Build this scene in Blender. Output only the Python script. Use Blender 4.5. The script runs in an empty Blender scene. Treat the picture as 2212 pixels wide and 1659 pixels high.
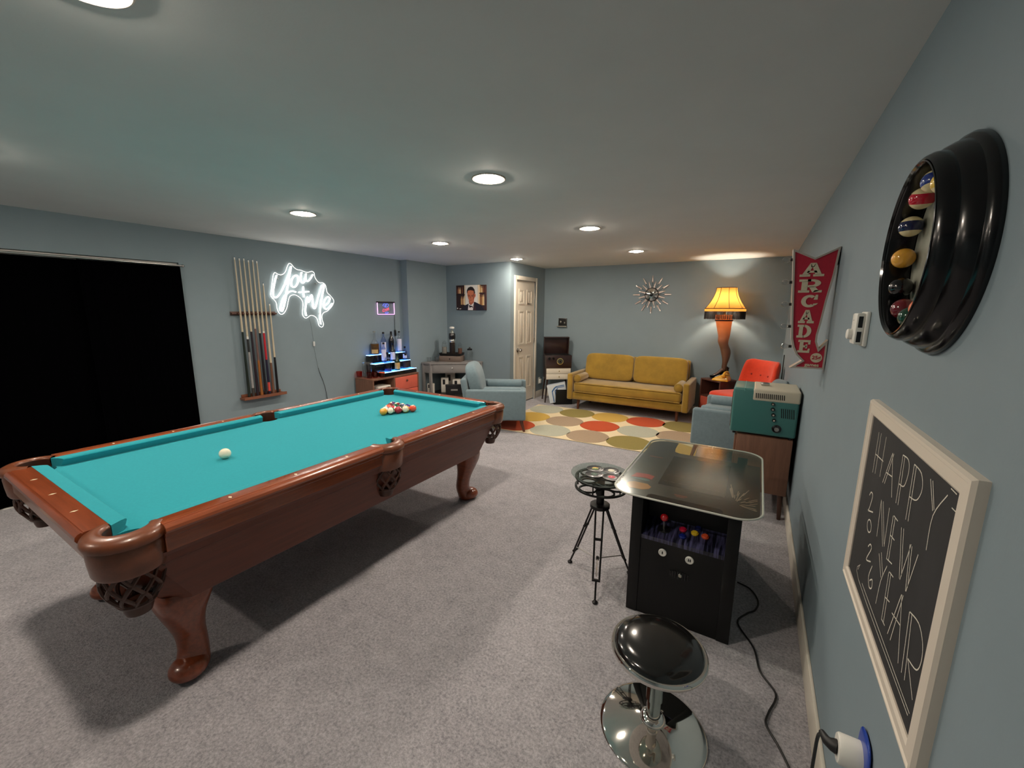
import bpy, bmesh, math, random
from mathutils import Vector, Matrix

random.seed(7)
S = bpy.context.scene
COL = S.collection
PI = math.pi

# ---------------------------------------------------------------- camera
CAM_H = 1.5549
F_PX = 885.1356
cam_d = bpy.data.cameras.new('camera')
cam_d.sensor_fit = 'HORIZONTAL'
cam_d.sensor_width = 36.0
cam_d.lens = F_PX / 2212 * 36.0
cam_d.clip_start = 0.02
cam = bpy.data.objects.new('camera', cam_d)
COL.objects.link(cam)
_r = Vector((0.85826833, 0.51315227, 0.00708732))
_d = Vector((0.09639732, -0.14763352, -0.98433323))
_f = Vector((-0.5040665, 0.84550523, -0.17617568))
cam.matrix_world = Matrix(((_r.x, -_d.x, -_f.x, 0.0), (_r.y, -_d.y, -_f.y, 0.0),
                           (_r.z, -_d.z, -_f.z, CAM_H), (0, 0, 0, 1)))
S.camera = cam

# ---------------------------------------------------------------- world, view
W = bpy.data.worlds.new('world')
S.world = W
W.use_nodes = True
W.node_tree.nodes['Background'].inputs[0].default_value = (0.02, 0.025, 0.035, 1)
W.node_tree.nodes['Background'].inputs[1].default_value = 0.3
S.view_settings.view_transform = 'Standard'
S.view_settings.look = 'None'
S.view_settings.gamma = 1.0
S.view_settings.use_curve_mapping = False
S.view_settings.exposure = 0.0

BULB = 490.0           # radiance of the recessed bulbs
BULB_COL = (1.0, 0.88, 0.74)
CEIL = 2.296
LIGHTS = [(-1.405, 0.418), (-3.27, 0.44), (-1.405, 2.08), (-3.165, 2.08),
          (-1.405, 3.713), (-3.165, 3.713), (-1.405, 5.36), (-3.12, 5.34), (-3.165, -1.13)]

# ---------------------------------------------------------------- helpers
def lin(c):
    c = c / 255.0
    return c / 12.92 if c <= 0.04045 else ((c + 0.055) / 1.055) ** 2.4
def rgb(r, g, b):
    return (lin(r), lin(g), lin(b), 1.0)

def mat(name, col, rough=0.5, metal=0.0, coat=0.0, spec=0.5, noise=None, bump=None, sheen=0.0, emit=None, es=0.0, coords='Object'):
    m = bpy.data.materials.new(name)
    m.use_nodes = True
    nt = m.node_tree
    b = nt.nodes['Principled BSDF']
    b.inputs['Base Color'].default_value = col
    b.inputs['Roughness'].default_value = rough
    b.inputs['Metallic'].default_value = metal
    b.inputs['Coat Weight'].default_value = coat
    b.inputs['Coat Roughness'].default_value = 0.08
    b.inputs['Specular IOR Level'].default_value = spec
    b.inputs['Sheen Weight'].default_value = sheen
    if emit:
        b.inputs['Emission Color'].default_value = emit
        b.inputs['Emission Strength'].default_value = es
    tc = None
    if noise or bump:
        tc = nt.nodes.new('ShaderNodeTexCoord')
    if noise:                                   # (scale, amount, stretch xyz)
        mp = nt.nodes.new('ShaderNodeMapping')
        mp.inputs['Scale'].default_value = noise[2] if len(noise) > 2 else (1, 1, 1)
        nt.links.new(tc.outputs[coords], mp.inputs[0])
        nz = nt.nodes.new('ShaderNodeTexNoise')
        nz.inputs['Scale'].default_value = noise[0]
        nz.inputs['Detail'].default_value = 6
        nz.inputs['Roughness'].default_value = 0.65
        nt.links.new(mp.outputs[0], nz.inputs['Vector'])
        mr = nt.nodes.new('ShaderNodeMapRange')
        mr.inputs[1].default_value = 0.3
        mr.inputs[2].default_value = 0.7
        mr.inputs[3].default_value = 1 - noise[1]
        mr.inputs[4].default_value = 1 + noise[1]
        nt.links.new(nz.outputs[0], mr.inputs[0])
        mx = nt.nodes.new('ShaderNodeVectorMath')
        mx.operation = 'SCALE'
        mx.inputs[0].default_value = col[:3]
        nt.links.new(mr.outputs[0], mx.inputs['Scale'])
        nt.links.new(mx.outputs[0], b.inputs['Base Color'])
    if bump:                                    # (scale, strength, distance)
        nb = nt.nodes.new('ShaderNodeTexNoise')
        nb.inputs['Scale'].default_value = bump[0]
        nb.inputs['Detail'].default_value = 4
        nt.links.new(tc.outputs[coords], nb.inputs['Vector'])
        bp = nt.nodes.new('ShaderNodeBump')
        bp.inputs['Strength'].default_value = bump[1]
        bp.inputs['Distance'].default_value = bump[2] if len(bump) > 2 else 0.01
        nt.links.new(nb.outputs[0], bp.inputs['Height'])
        nt.links.new(bp.outputs[0], b.inputs['Normal'])
    return m

def glass_mat(name, col=(1, 1, 1, 1), tint=0.9, rough=0.02, refl=1.0):
    """thin clear glass: transparent with fresnel gloss"""
    m = bpy.data.materials.new(name)
    m.use_nodes = True
    nt = m.node_tree
    nt.nodes.clear()
    out = nt.nodes.new('ShaderNodeOutputMaterial')
    t = nt.nodes.new('ShaderNodeBsdfTransparent')
    t.inputs[0].default_value = (col[0] * tint, col[1] * tint, col[2] * tint, 1)
    g = nt.nodes.new('ShaderNodeBsdfGlossy')
    g.inputs['Roughness'].default_value = rough
    lw = nt.nodes.new('ShaderNodeLayerWeight')
    lw.inputs[0].default_value = 0.5
    pw = nt.nodes.new('ShaderNodeMath')
    pw.operation = 'POWER'
    pw.inputs[1].default_value = 5.0
    nt.links.new(lw.outputs['Facing'], pw.inputs[0])
    mu = nt.nodes.new('ShaderNodeMath')
    mu.operation = 'MULTIPLY_ADD'
    mu.inputs[1].default_value = 0.92 * refl
    mu.inputs[2].default_value = 0.045 * refl
    nt.links.new(pw.outputs[0], mu.inputs[0])
    mx = nt.nodes.new('ShaderNodeMixShader')
    nt.links.new(mu.outputs[0], mx.inputs[0])
    nt.links.new(t.outputs[0], mx.inputs[1])
    nt.links.new(g.outputs[0], mx.inputs[2])
    nt.links.new(mx.outputs[0], out.inputs[0])
    return m

def emit_mat(name, col, strength):
    m = bpy.data.materials.new(name)
    m.use_nodes = True
    nt = m.node_tree
    nt.nodes.clear()
    out = nt.nodes.new('ShaderNodeOutputMaterial')
    e = nt.nodes.new('ShaderNodeEmission')
    e.inputs[0].default_value = (*col[:3], 1)
    e.inputs[1].default_value = strength
    nt.links.new(e.outputs[0], out.inputs[0])
    return m

class G:
    """collects shapes and links them as ONE mesh object"""
    def __init__(s):
        s.bm = bmesh.new()
        s.mi = 0
        s.xf = None
    def _take(s, vs, fs):
        for f in fs:
            f.material_index = s.mi
        if s.xf is not None:
            for v in vs:
                v.co = s.xf(v.co)
    def add(s, verts, faces):
        vs = [s.bm.verts.new(v) for v in verts]
        fs = []
        for f in faces:
            try:
                fs.append(s.bm.faces.new([vs[i] for i in f]))
            except ValueError:
                pass
        s._take(vs, fs)
        return vs
    def box(s, x0, x1, y0, y1, z0, z1, bev=0.0, seg=2, M=None):
        if bev <= 0:
            v = [(x, y, z) for z in (z0, z1) for y in (y0, y1) for x in (x0, x1)]
            if M is not None:
                v = [M @ Vector(p) for p in v]
            s.add(v, [(0, 2, 3, 1), (4, 5, 7, 6), (0, 1, 5, 4), (2, 6, 7, 3), (0, 4, 6, 2), (1, 3, 7, 5)])
            return s
        t = bmesh.new()
        bmesh.ops.create_cube(t, size=1.0)
        for v in t.verts:
            v.co = Vector(((x0 + x1) / 2 + v.co.x * (x1 - x0), (y0 + y1) / 2 + v.co.y * (y1 - y0), (z0 + z1) / 2 + v.co.z * (z1 - z0)))
        b = min(bev, 0.49 * min(x1 - x0, y1 - y0, z1 - z0))
        bmesh.ops.bevel(t, geom=list(t.edges), offset=b, segments=seg, profile=0.5, affect='EDGES')
        s.merge(t, M)
        return s
    def merge(s, t, M=None):
        t.verts.index_update()
        vs = [(M @ v.co if M is not None else v.co.copy()) for v in t.verts]
        fs = [[v.index for v in f.verts] for f in t.faces]
        t.free()
        s.add(vs, fs)
    def cyl(s, p0, p1, r0, r1=None, n=20, caps=True):
        r1 = r0 if r1 is None else r1
        p0, p1 = Vector(p0), Vector(p1)
        a = (p1 - p0).normalized()
        u = a.orthogonal().normalized()
        w = a.cross(u)
        v = []
        for p, r in ((p0, r0), (p1, r1)):
            for i in range(n):
                t = 2 * PI * i / n
                v.append(p + u * (r * math.cos(t)) + w * (r * math.sin(t)))
        f = [(i, (i + 1) % n, n + (i + 1) % n, n + i) for i in range(n)]
        if caps:
            f += [tuple(range(n - 1, -1, -1)), tuple(range(n, 2 * n))]
        s.add(v, f)
        return s
    def lathe(s, prof, c=(0, 0, 0), n=32, axis='z', a0=0.0, a1=2 * PI):
        """prof: list of (r, h); revolved about axis through c"""
        full = abs(a1 - a0 - 2 * PI) < 1e-6
        k = n if full else n + 1
        v = []
        for r, h in prof:
            for i in range(k):
                t = a0 + (a1 - a0) * i / n
                x, y = r * math.cos(t), r * math.sin(t)
                if axis == 'z':
                    p = (c[0] + x, c[1] + y, c[2] + h)
                elif axis == 'x':
                    p = (c[0] + h, c[1] + x, c[2] + y)
                else:
                    p = (c[0] + x, c[1] + h, c[2] + y)
                v.append(p)
        f = []
        for j in range(len(prof) - 1):
            for i in range(n):
                i2 = (i + 1) % k if full else i + 1
                f.append((j * k + i, j * k + i2, (j + 1) * k + i2, (j + 1) * k + i))
        s.add(v, f)
        return s
    def disc(s, c, r, n=24, normal='z'):
        v = []
        for i in range(n):
            t = 2 * PI * i / n
            x, y = r * math.cos(t), r * math.sin(t)
            v.append((c[0] + x, c[1] + y, c[2]) if normal == 'z' else (c[0], c[1] + x, c[2] + y) if normal == 'x' else (c[0] + x, c[1], c[2] + y))
        s.add(v, [tuple(range(n))])
        return s
    def tube(s, pts, r, n=8, closed=False, flat=1.0):
        P = [Vector(p) for p in pts]
        m = len(P)
        rr = r if isinstance(r, (list, tuple)) else [r] * m
        v = []
        prev = None
        for i in range(m):
            if closed:
                t = P[(i + 1) % m] - P[i - 1]
            else:
                t = P[min(i + 1, m - 1)] - P[max(i - 1, 0)]
            if t.length < 1e-9:
                t = Vector((0, 0, 1))
            t.normalize()
            if prev is None:
                u = t.orthogonal().normalized()
            else:
                u = prev - t * prev.dot(t)
                if u.length < 1e-6:
                    u = t.orthogonal()
                u.normalize()
            prev = u
            w = t.cross(u)
            for k in range(n):
                a = 2 * PI * k / n
                v.append(P[i] + u * (rr[i] * math.cos(a)) + w * (rr[i] * flat * math.sin(a)))
        f = []
        for i in range(m if closed else m - 1):
            j = (i + 1) % m
            for k in range(n):
                k2 = (k + 1) % n
                f.append((i * n + k, i * n + k2, j * n + k2, j * n + k))
        if not closed:
            f += [tuple(range(n - 1, -1, -1)), tuple((m - 1) * n + k for k in range(n))]
        s.add(v, f)
        return s
    def prism(s, poly, d0, d1, plane='xy'):
        n = len(poly)
        def mk(a, b, d):
            return (a, b, d) if plane == 'xy' else (a, d, b) if plane == 'xz' else (d, a, b)
        v = [mk(a, b, d0) for a, b in poly] + [mk(a, b, d1) for a, b in poly]
        f = [tuple(range(n)), tuple(range(2 * n - 1, n - 1, -1))]
        f += [(i, n + i, n + (i + 1) % n, (i + 1) % n) for i in range(n)]
        s.add(v, f)
        return s
    def squad(s, c, sx, sy, sz, e1=0.35, e2=0.35, nu=24, nv=14, M=None, warp=None):
        """superellipsoid cushion"""
        def sg(a, e):
            return math.copysign(abs(a) ** e, a)
        v = []
        for j in range(nv + 1):
            ph = -PI / 2 + PI * j / nv
            for i in range(nu):
                th = 2 * PI * i / nu
                p = Vector((sx * sg(math.cos(ph), e1) * sg(math.cos(th), e2),
                            sy * sg(math.cos(ph), e1) * sg(math.sin(th), e2),
                            sz * sg(math.sin(ph), e1)))
                if warp:
                    p = warp(p)
                if M is not None:
                    p = M @ p
                v.append(p + Vector(c))
        f = []
        for j in range(nv):
            for i in range(nu):
                i2 = (i + 1) % nu
                f.append((j * nu + i, j * nu + i2, (j + 1) * nu + i2, (j + 1) * nu + i))
        s.add(v, f)
        return s
    def sphere(s, c, r, n=24, m=14):
        prof = [(max(r * math.sin(PI * j / m), 1e-5), -r * math.cos(PI * j / m)) for j in range(m + 1)]
        return s.lathe(prof, c, n)
    def build(s, name, m, parent=None, loc=None, smooth=40):
        bmesh.ops.remove_doubles(s.bm, verts=s.bm.verts, dist=1e-5)
        bmesh.ops.recalc_face_normals(s.bm, faces=s.bm.faces)
        me = bpy.data.meshes.new(name)
        s.bm.to_mesh(me)
        s.bm.free()
        for k in (m if isinstance(m, (list, tuple)) else [m]):
            me.materials.append(k)
        if smooth:
            me.polygons.foreach_set('use_smooth', [True] * len(me.polygons))
            me.set_sharp_from_angle(angle=math.radians(smooth))
        o = bpy.data.objects.new(name, me)
        COL.objects.link(o)
        if parent is not None:
            o.parent = parent
        if loc is not None:
            o.location = loc
        return o

def tag(o, label=None, cat=None, group=None, kind=None):
    if label: o['label'] = label
    if cat: o['category'] = cat
    if group: o['group'] = group
    if kind: o['kind'] = kind
    return o
def thing(name, label, cat, loc=(0, 0, 0), rotz=0.0, group=None):
    o = bpy.data.objects.new(name, None)
    o.empty_display_size = 0.1
    COL.objects.link(o)
    o.location = loc
    o.rotation_euler = (0, 0, rotz)
    return tag(o, label, cat, group)
def struct(g, name, m, label=None, **k):
    o = g.build(name, m, **k)
    o['kind'] = 'structure'
    if label: o['label'] = label
    return o
def dup(root, loc, rotz=0.0, label=None):
    r = root.copy()
    COL.objects.link(r)
    r.location = loc
    r.rotation_euler = (0, 0, rotz)
    if label: r['label'] = label
    for ch in list(root.children):
        c = ch.copy()
        COL.objects.link(c)
        c.parent = r
        for g2 in ch.children:
            d = g2.copy()
            COL.objects.link(d)
            d.parent = c
    return r
def smoothpts(P, k=6, closed=False):
    """Catmull-Rom through P"""
    P = [Vector(p) for p in P]
    n = len(P)
    out = []
    for i in range(n if closed else n - 1):
        a, b, c, d = (P[(i - 1) % n], P[i], P[(i + 1) % n], P[(i + 2) % n]) if closed else (P[max(i - 1, 0)], P[i], P[i + 1], P[min(i + 2, n - 1)])
        for j in range(k):
            t = j / k
            out.append(0.5 * ((2 * b) + (c - a) * t + (2 * a - 5 * b + 4 * c - d) * t * t + (3 * b - a - 3 * c + d) * t ** 3))
    if not closed:
        out.append(P[-1])
    return out
def rrect(x0, x1, y0, y1, r, n=6):
    P = []
    for cx, cy, a in ((x1 - r, y1 - r, 0), (x0 + r, y1 - r, PI / 2), (x0 + r, y0 + r, PI), (x1 - r, y0 + r, 1.5 * PI)):
        for i in range(n + 1):
            t = a + PI / 2 * i / n
            P.append((cx + r * math.cos(t), cy + r * math.sin(t)))
    return P
def text_mesh(body, size, M, g, extrude=0.0005, offset=0.0, space=1.0):
    """adds lettering to g; M places the text plane"""
    cu = bpy.data.curves.new('lettering', 'FONT')
    cu.body = body
    cu.size = size
    cu.extrude = extrude
    cu.offset = offset
    cu.space_character = space
    cu.align_x = 'CENTER'
    cu.align_y = 'CENTER'
    o = bpy.data.objects.new('lettering', cu)
    COL.objects.link(o)
    dg = bpy.context.evaluated_depsgraph_get()
    me = o.evaluated_get(dg).to_mesh()
    vs = [M @ v.co for v in me.vertices]
    fs = [list(p.vertices) for p in me.polygons]
    o.evaluated_get(dg).to_mesh_clear()
    g.add(vs, fs)
    bpy.data.objects.remove(o)
    bpy.data.curves.remove(cu)

# ---------------------------------------------------------------- room numbers
XR = 0.3209       # right wall
YB = 6.7724       # back wall
YF = -2.10        # wall behind the camera
Y1 = 4.6622       # jog in the left wall
XL2 = -4.6439
Y2 = 5.5815       # alcove wall with the picture
XD = -3.3685      # wall with the door
def xl(y):
    return -4.767 + 0.0287 * (y - Y1)
def LW(v):        # (offset from left wall, y, z) -> world
    return Vector((xl(v[1]) + v[0], v[1], v[2]))

# ---------------------------------------------------------------- materials
WALLC = rgb(128, 143, 150)
M_wall = mat('wall_paint', WALLC, 0.62, spec=0.3, bump=(160, 0.10, 0.002), noise=(3, 0.03))
M_ceil = mat('ceiling_paint', rgb(214, 216, 214), 0.8, spec=0.2, bump=(140, 0.10, 0.002), noise=(2, 0.03))
M_trim = mat('trim_paint', rgb(214, 206, 192), 0.45)
M_door = mat('door_paint', rgb(214, 204, 188), 0.45)
M_wood = mat('cherry_wood', rgb(128, 62, 34), 0.28, coat=0.5, noise=(4, 0.28, (1, 14, 14)))
M_woodx = mat('cherry_wood_rail', rgb(140, 70, 38), 0.25, coat=0.6, noise=(4, 0.25, (14, 1, 14)))
M_wood2 = mat('cherry_apron', rgb(104, 48, 27), 0.42, coat=0.08, noise=(3, 0.22, (14, 1, 14)))
M_leather = mat('brown_leather', rgb(112, 62, 38), 0.33, coat=0.2, noise=(20, 0.2), bump=(150, 0.15, 0.002))
M_leather2 = mat('dark_net_leather', rgb(70, 38, 24), 0.4, noise=(20, 0.2))
M_felt = mat('teal_felt', rgb(34, 145, 157), 0.9, spec=0.1, noise=(90, 0.05), bump=(700, 0.12, 0.001), sheen=0.1)
M_walnut = mat('walnut', rgb(118, 82, 64), 0.5, noise=(4, 0.22, (12, 12, 1)))
M_walnutd = mat('dark_walnut', rgb(88, 54, 44), 0.5, noise=(4, 0.2, (12, 12, 1)))
M_leg = mat('dark_leg_wood', rgb(70, 42, 30), 0.45, noise=(6, 0.2, (8, 8, 1)))
M_black = mat('black_plastic', rgb(14, 14, 16), 0.35)
M_blackm = mat('black_metal', rgb(20, 19, 20), 0.42, metal=0.3)
M_blackg = mat('black_gloss', rgb(10, 10, 12), 0.12, coat=0.5)
M_chrome = mat('chrome', rgb(225, 222, 215), 0.05, metal=1.0)
M_steel = mat('brushed_steel', rgb(190, 188, 184), 0.28, metal=1.0)
M_white = mat('white_plastic', rgb(226, 224, 216), 0.4)
M_cream = mat('cream_paint', rgb(214, 206, 190), 0.5)
M_glass = glass_mat('clear_glass', tint=0.96)
M_cord = mat('black_cord', rgb(16, 16, 17), 0.5)
# ================================================================ structure
# carpet
def carpet_mat():
    m = bpy.data.materials.new('carpet')
    m.use_nodes = True
    nt = m.node_tree
    b = nt.nodes['Principled BSDF']
    b.inputs['Roughness'].default_value = 0.95
    b.inputs['Specular IOR Level'].default_value = 0.1
    b.inputs['Sheen Weight'].default_value = 0.15
    tc = nt.nodes.new('ShaderNodeTexCoord')
    def noise(scale, detail=4, rough=0.6):
        n = nt.nodes.new('ShaderNodeTexNoise')
        n.inputs['Scale'].default_value = scale
        n.inputs['Detail'].default_value = detail
        n.inputs['Roughness'].default_value = rough
        nt.links.new(tc.outputs['Object'], n.inputs['Vector'])
        return n
    big, mid, fine = noise(2.2, 3), noise(16, 5, 0.7), noise(85, 4, 0.75)
    def mul(a, k):
        x = nt.nodes.new('ShaderNodeMath')
        x.operation = 'MULTIPLY_ADD'
        nt.links.new(a.outputs[0], x.inputs[0])
        x.inputs[1].default_value = k
        x.inputs[2].default_value = -0.5 * k
        return x
    a1, a2, a3 = mul(big, 0.40), mul(mid, 0.55), mul(fine, 1.7)
    s1 = nt.nodes.new('ShaderNodeMath'); s1.operation = 'ADD'
    nt.links.new(a1.outputs[0], s1.inputs[0]); nt.links.new(a2.outputs[0], s1.inputs[1])
    s2 = nt.nodes.new('ShaderNodeMath'); s2.operation = 'ADD'
    nt.links.new(s1.outputs[0], s2.inputs[0]); nt.links.new(a3.outputs[0], s2.inputs[1])
    s3 = nt.nodes.new('ShaderNodeMath'); s3.operation = 'ADD'; s3.inputs[1].default_value = 0.5
    nt.links.new(s2.outputs[0], s3.inputs[0])
    cr = nt.nodes.new('ShaderNodeValToRGB')
    cr.color_ramp.elements[0].position = 0.1
    cr.color_ramp.elements[0].color = rgb(124, 121, 126)
    cr.color_ramp.elements[1].position = 0.9
    cr.color_ramp.elements[1].color = rgb(212, 208, 212)
    nt.links.new(s3.outputs[0], cr.inputs[0])
    nt.links.new(cr.outputs[0], b.inputs['Base Color'])
    bp = nt.nodes.new('ShaderNodeBump')
    bp.inputs['Strength'].default_value = 0.7
    bp.inputs['Distance'].default_value = 0.012
    nt.links.new(s2.outputs[0], bp.inputs['Height'])
    nt.links.new(bp.outputs[0], b.inputs['Normal'])
    return m
M_carpet = carpet_mat()
g = G(); g.box(-5.1, XR + 0.1, YF - 0.1, YB + 0.1, -0.06, 0.0)
struct(g, 'floor', M_carpet, smooth=0)

# ceiling with round openings for the recessed lights
g = G()
HOLE = 0.082
xs = sorted({-5.1, XR + 0.1} | {round(x + s * 0.14, 4) for x, y in LIGHTS for s in (-1, 1)} | {-3.165 - 0.2, -3.12 + 0.2})
def ceiling(g):
    cells = []
    x0, x1, y0, y1 = -5.1, XR + 0.1, YF - 0.1, YB + 0.1
    rows = sorted({round(y, 3) for x, y in LIGHTS})
    # one strip per light row
    rows_g = []
    for x, y in sorted(LIGHTS, key=lambda a: a[1]):
        for r in rows_g:
            if abs(r[0][1] - y) < 0.2:
                r.append((x, y)); break
        else:
            rows_g.append([(x, y)])
    prev = y0
    for r in rows_g:
        lo, hi = min(p[1] for p in r) - 0.14, max(p[1] for p in r) + 0.14
        cells.append((x0, x1, prev, lo, None))
        px = x0
        for p in sorted(r):
            cells.append((px, p[0] - 0.14, lo, hi, None))
            cells.append((p[0] - 0.14, p[0] + 0.14, lo, hi, p))
            px = p[0] + 0.14
        cells.append((px, x1, lo, hi, None))
        prev = hi
    cells.append((x0, x1, prev, y1, None))
    for a, b, c, d, hole in cells:
        if hole is None:
            g.add([(a, c, CEIL), (b, c, CEIL), (b, d, CEIL), (a, d, CEIL)], [(0, 1, 2, 3)])
            continue
        n = 48
        inner, outer = [], []
        for i in range(n):
            t = 2 * PI * (i + 0.5) / n
            cx, sx = math.cos(t), math.sin(t)
            inner.append((hole[0] + HOLE * cx, hole[1] + HOLE * sx, CEIL))
            ex = (b - hole[0]) / cx if cx > 1e-9 else (a - hole[0]) / cx if cx < -1e-9 else 1e9
            ey = (d - hole[1]) / sx if sx > 1e-9 else (c - hole[1]) / sx if sx < -1e-9 else 1e9
            k = min(ex, ey)
            outer.append((hole[0] + k * cx, hole[1] + k * sx, CEIL))
        g.add(inner + outer, [(i, (i + 1) % n, n + (i + 1) % n, n + i) for i in range(n)])
        corners = [(b, d, CEIL), (a, d, CEIL), (a, c, CEIL), (b, c, CEIL)]
        for q, cn in enumerate(corners):
            ang = math.atan2(cn[1] - hole[1], cn[0] - hole[0]) % (2 * PI)
            i = int(math.floor(ang / (2 * PI) * n - 0.5)) % n
            g.add([outer[i], cn, outer[(i + 1) % n]], [(0, 1, 2)])
    g.box(x0, x1, y0, y1, CEIL + 0.16, CEIL + 0.2)
ceiling(g)
struct(g, 'ceiling', M_ceil, smooth=0)

T = 0.12
g = G(); g.box(XR, XR + T, YF - T, YB + T, 0, CEIL); struct(g, 'wall_right', M_wall, smooth=0)
g = G(); g.box(XD - T, XR, YB, YB + T, 0, CEIL); struct(g, 'wall_back', M_wall, smooth=0)
g = G(); g.box(-5.1, XR, YF - T, YF, 0, CEIL); struct(g, 'wall_front', M_wall, smooth=0)
DY0, DY1, DTOP = 5.755, 6.400, 2.04       # door opening
g = G()
g.box(XD - T, XD, Y2, DY0, 0, CEIL); g.box(XD - T, XD, DY1, YB, 0, CEIL); g.box(XD - T, XD, DY0, DY1, DTOP, CEIL)
struct(g, 'wall_closet', M_wall, smooth=0)
g = G(); g.box(XL2 - T, XD - T, Y2, Y2 + T, 0, CEIL); struct(g, 'wall_alcove', M_wall, smooth=0)
g = G(); g.box(XL2 - 0.35, XL2, Y1, Y2, 0, CEIL); struct(g, 'wall_jog', M_wall, smooth=0)
# left wall with the patio door opening
CY0, CY1, CTOP = 0.02, 1.856, 1.985
g = G(); g.xf = LW
g.box(-T, 0, CY1, Y1, 0, CEIL); g.box(-T, 0, YF, CY0, 0, CEIL); g.box(-T, 0, CY0, CY1, CTOP, CEIL)
struct(g, 'wall_left', M_wall, smooth=0)

# patio door behind the drapes: frame, glass
g = G(); g.xf = LW
fw = 0.05
g.box(-0.10, -0.04, CY0, CY0 + fw, 0, CTOP); g.box(-0.10, -0.04, CY1 - fw, CY1, 0, CTOP)
g.box(-0.10, -0.04, CY0 + fw, CY1 - fw, CTOP - fw, CTOP); g.box(-0.10, -0.02, CY0 + fw, CY1 - fw, 0, 0.03)
g.box(-0.09, -0.05, 0.90, 0.98, 0.03, CTOP - fw)
d = struct(g, 'door_1', M_white, 'white sliding patio door frame behind the black drapes', smooth=0)
g = G(); g.xf = LW
g.box(-0.074, -0.068, CY0 + fw, 0.90, 0.03, CTOP - fw); g.box(-0.074, -0.068, 0.98, CY1 - fw, 0.03, CTOP - fw)
g.build('glass_pane', M_glass, d, smooth=0)

# six-panel closet door
g = G()
xd0, xd1 = XD - 0.045, XD - 0.008
g.box(xd0, xd1, DY0 + 0.004, DY1 - 0.004, 0.018, DTOP - 0.004)
d = struct(g, 'door_2', M_door, 'cream six panel closet door', smooth=0)
wy = DY1 - DY0
g = G()
cols = [(DY0 + 0.105, DY0 + wy / 2 - 0.045), (DY0 + wy / 2 + 0.045, DY1 - 0.105)]
for (a, b) in cols:
    for (z0, z1) in ((0.24, 0.80), (1.00, 1.56), (1.66, 1.90)):
        m_ = 0.022
        # sunk moulding ring and raised field
        g.prism([(a, z0), (b, z0), (b - m_, z0 + m_), (a + m_, z0 + m_)], xd1, xd1 + 0.008, 'yz')
        g.prism([(a, z1), (a + m_, z1 - m_), (b - m_, z1 - m_), (b, z1)], xd1, xd1 + 0.008, 'yz')
        g.prism([(a, z0), (a + m_, z0 + m_), (a + m_, z1 - m_), (a, z1)], xd1, xd1 + 0.008, 'yz')
        g.prism([(b, z0), (b, z1), (b - m_, z1 - m_), (b - m_, z0 + m_)], xd1, xd1 + 0.008, 'yz')
        g.box(xd1 - 0.001, xd1 + 0.005, a + 0.045, b - 0.045, z0 + 0.045, z1 - 0.045, 0.004)
g.build('door_panel_moulding', M_door, d, smooth=30)
g = G()
ky, kz = DY0 + 0.075, 0.915
g.lathe([(0.0, 0.0), (0.034, 0.0), (0.034, 0.006), (0.014, 0.012), (0.012, 0.035), (0.026, 0.045), (0.029, 0.062), (0.020, 0.075), (0.0, 0.078)], (xd1, ky, kz), 24, 'x')
g.build('door_knob', M_steel, d)
for z in (0.25, 1.05, 1.80):
    g = G(); g.cyl((xd1 + 0.006, DY1 - 0.006, z - 0.045), (xd1 + 0.006, DY1 - 0.006, z + 0.045), 0.007, n=12)
    g.build('hinge', M_steel, d)
g = G()
cw = 0.066
for (a, b, z0, z1) in ((DY0 - cw, DY0, 0, DTOP + cw), (DY1, DY1 + cw, 0, DTOP + cw), (DY0, DY1, DTOP, DTOP + cw)):
    g.box(XD, XD + 0.016, a, b, z0, z1, 0.004)
    g.box(XD + 0.012, XD + 0.022, a + 0.012 if b - a < 0.1 else a, b - 0.03 if b - a < 0.1 else b, z0, z1 - 0.012, 0.003)
struct(g, 'trim_1', M_trim, 'cream door casing around the closet door', smooth=30)

# baseboards
def base_prof(g, x0, x1, y0, y1, h=0.12):
    g.box(x0, x1, y0, y1, 0, h, 0.004)
g = G(); base_prof(g, XR - 0.013, XR, YF, YB); struct(g, 'baseboard_right', M_trim, smooth=30)
g = G(); base_prof(g, XD, XR - 0.013, YB - 0.013, YB); struct(g, 'baseboard_back', M_trim, smooth=30)
g = G(); base_prof(g, XD, XD + 0.013, Y2, DY0 - cw); base_prof(g, XD, XD + 0.013, DY1 + cw, YB - 0.013); struct(g, 'baseboard_closet', M_trim, smooth=30)
g = G(); base_prof(g, XL2 + 0.013, XD, Y2 - 0.013, Y2); struct(g, 'baseboard_alcove', M_trim, smooth=30)
g = G(); base_prof(g, XL2, XL2 + 0.013, Y1, Y2); struct(g, 'baseboard_jog', M_trim, smooth=30)
g = G(); g.xf = LW; base_prof(g, 0, 0.013, CY1, Y1); base_prof(g, 0, 0.013, YF, CY0); struct(g, 'baseboard_left', M_trim, smooth=30)

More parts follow.
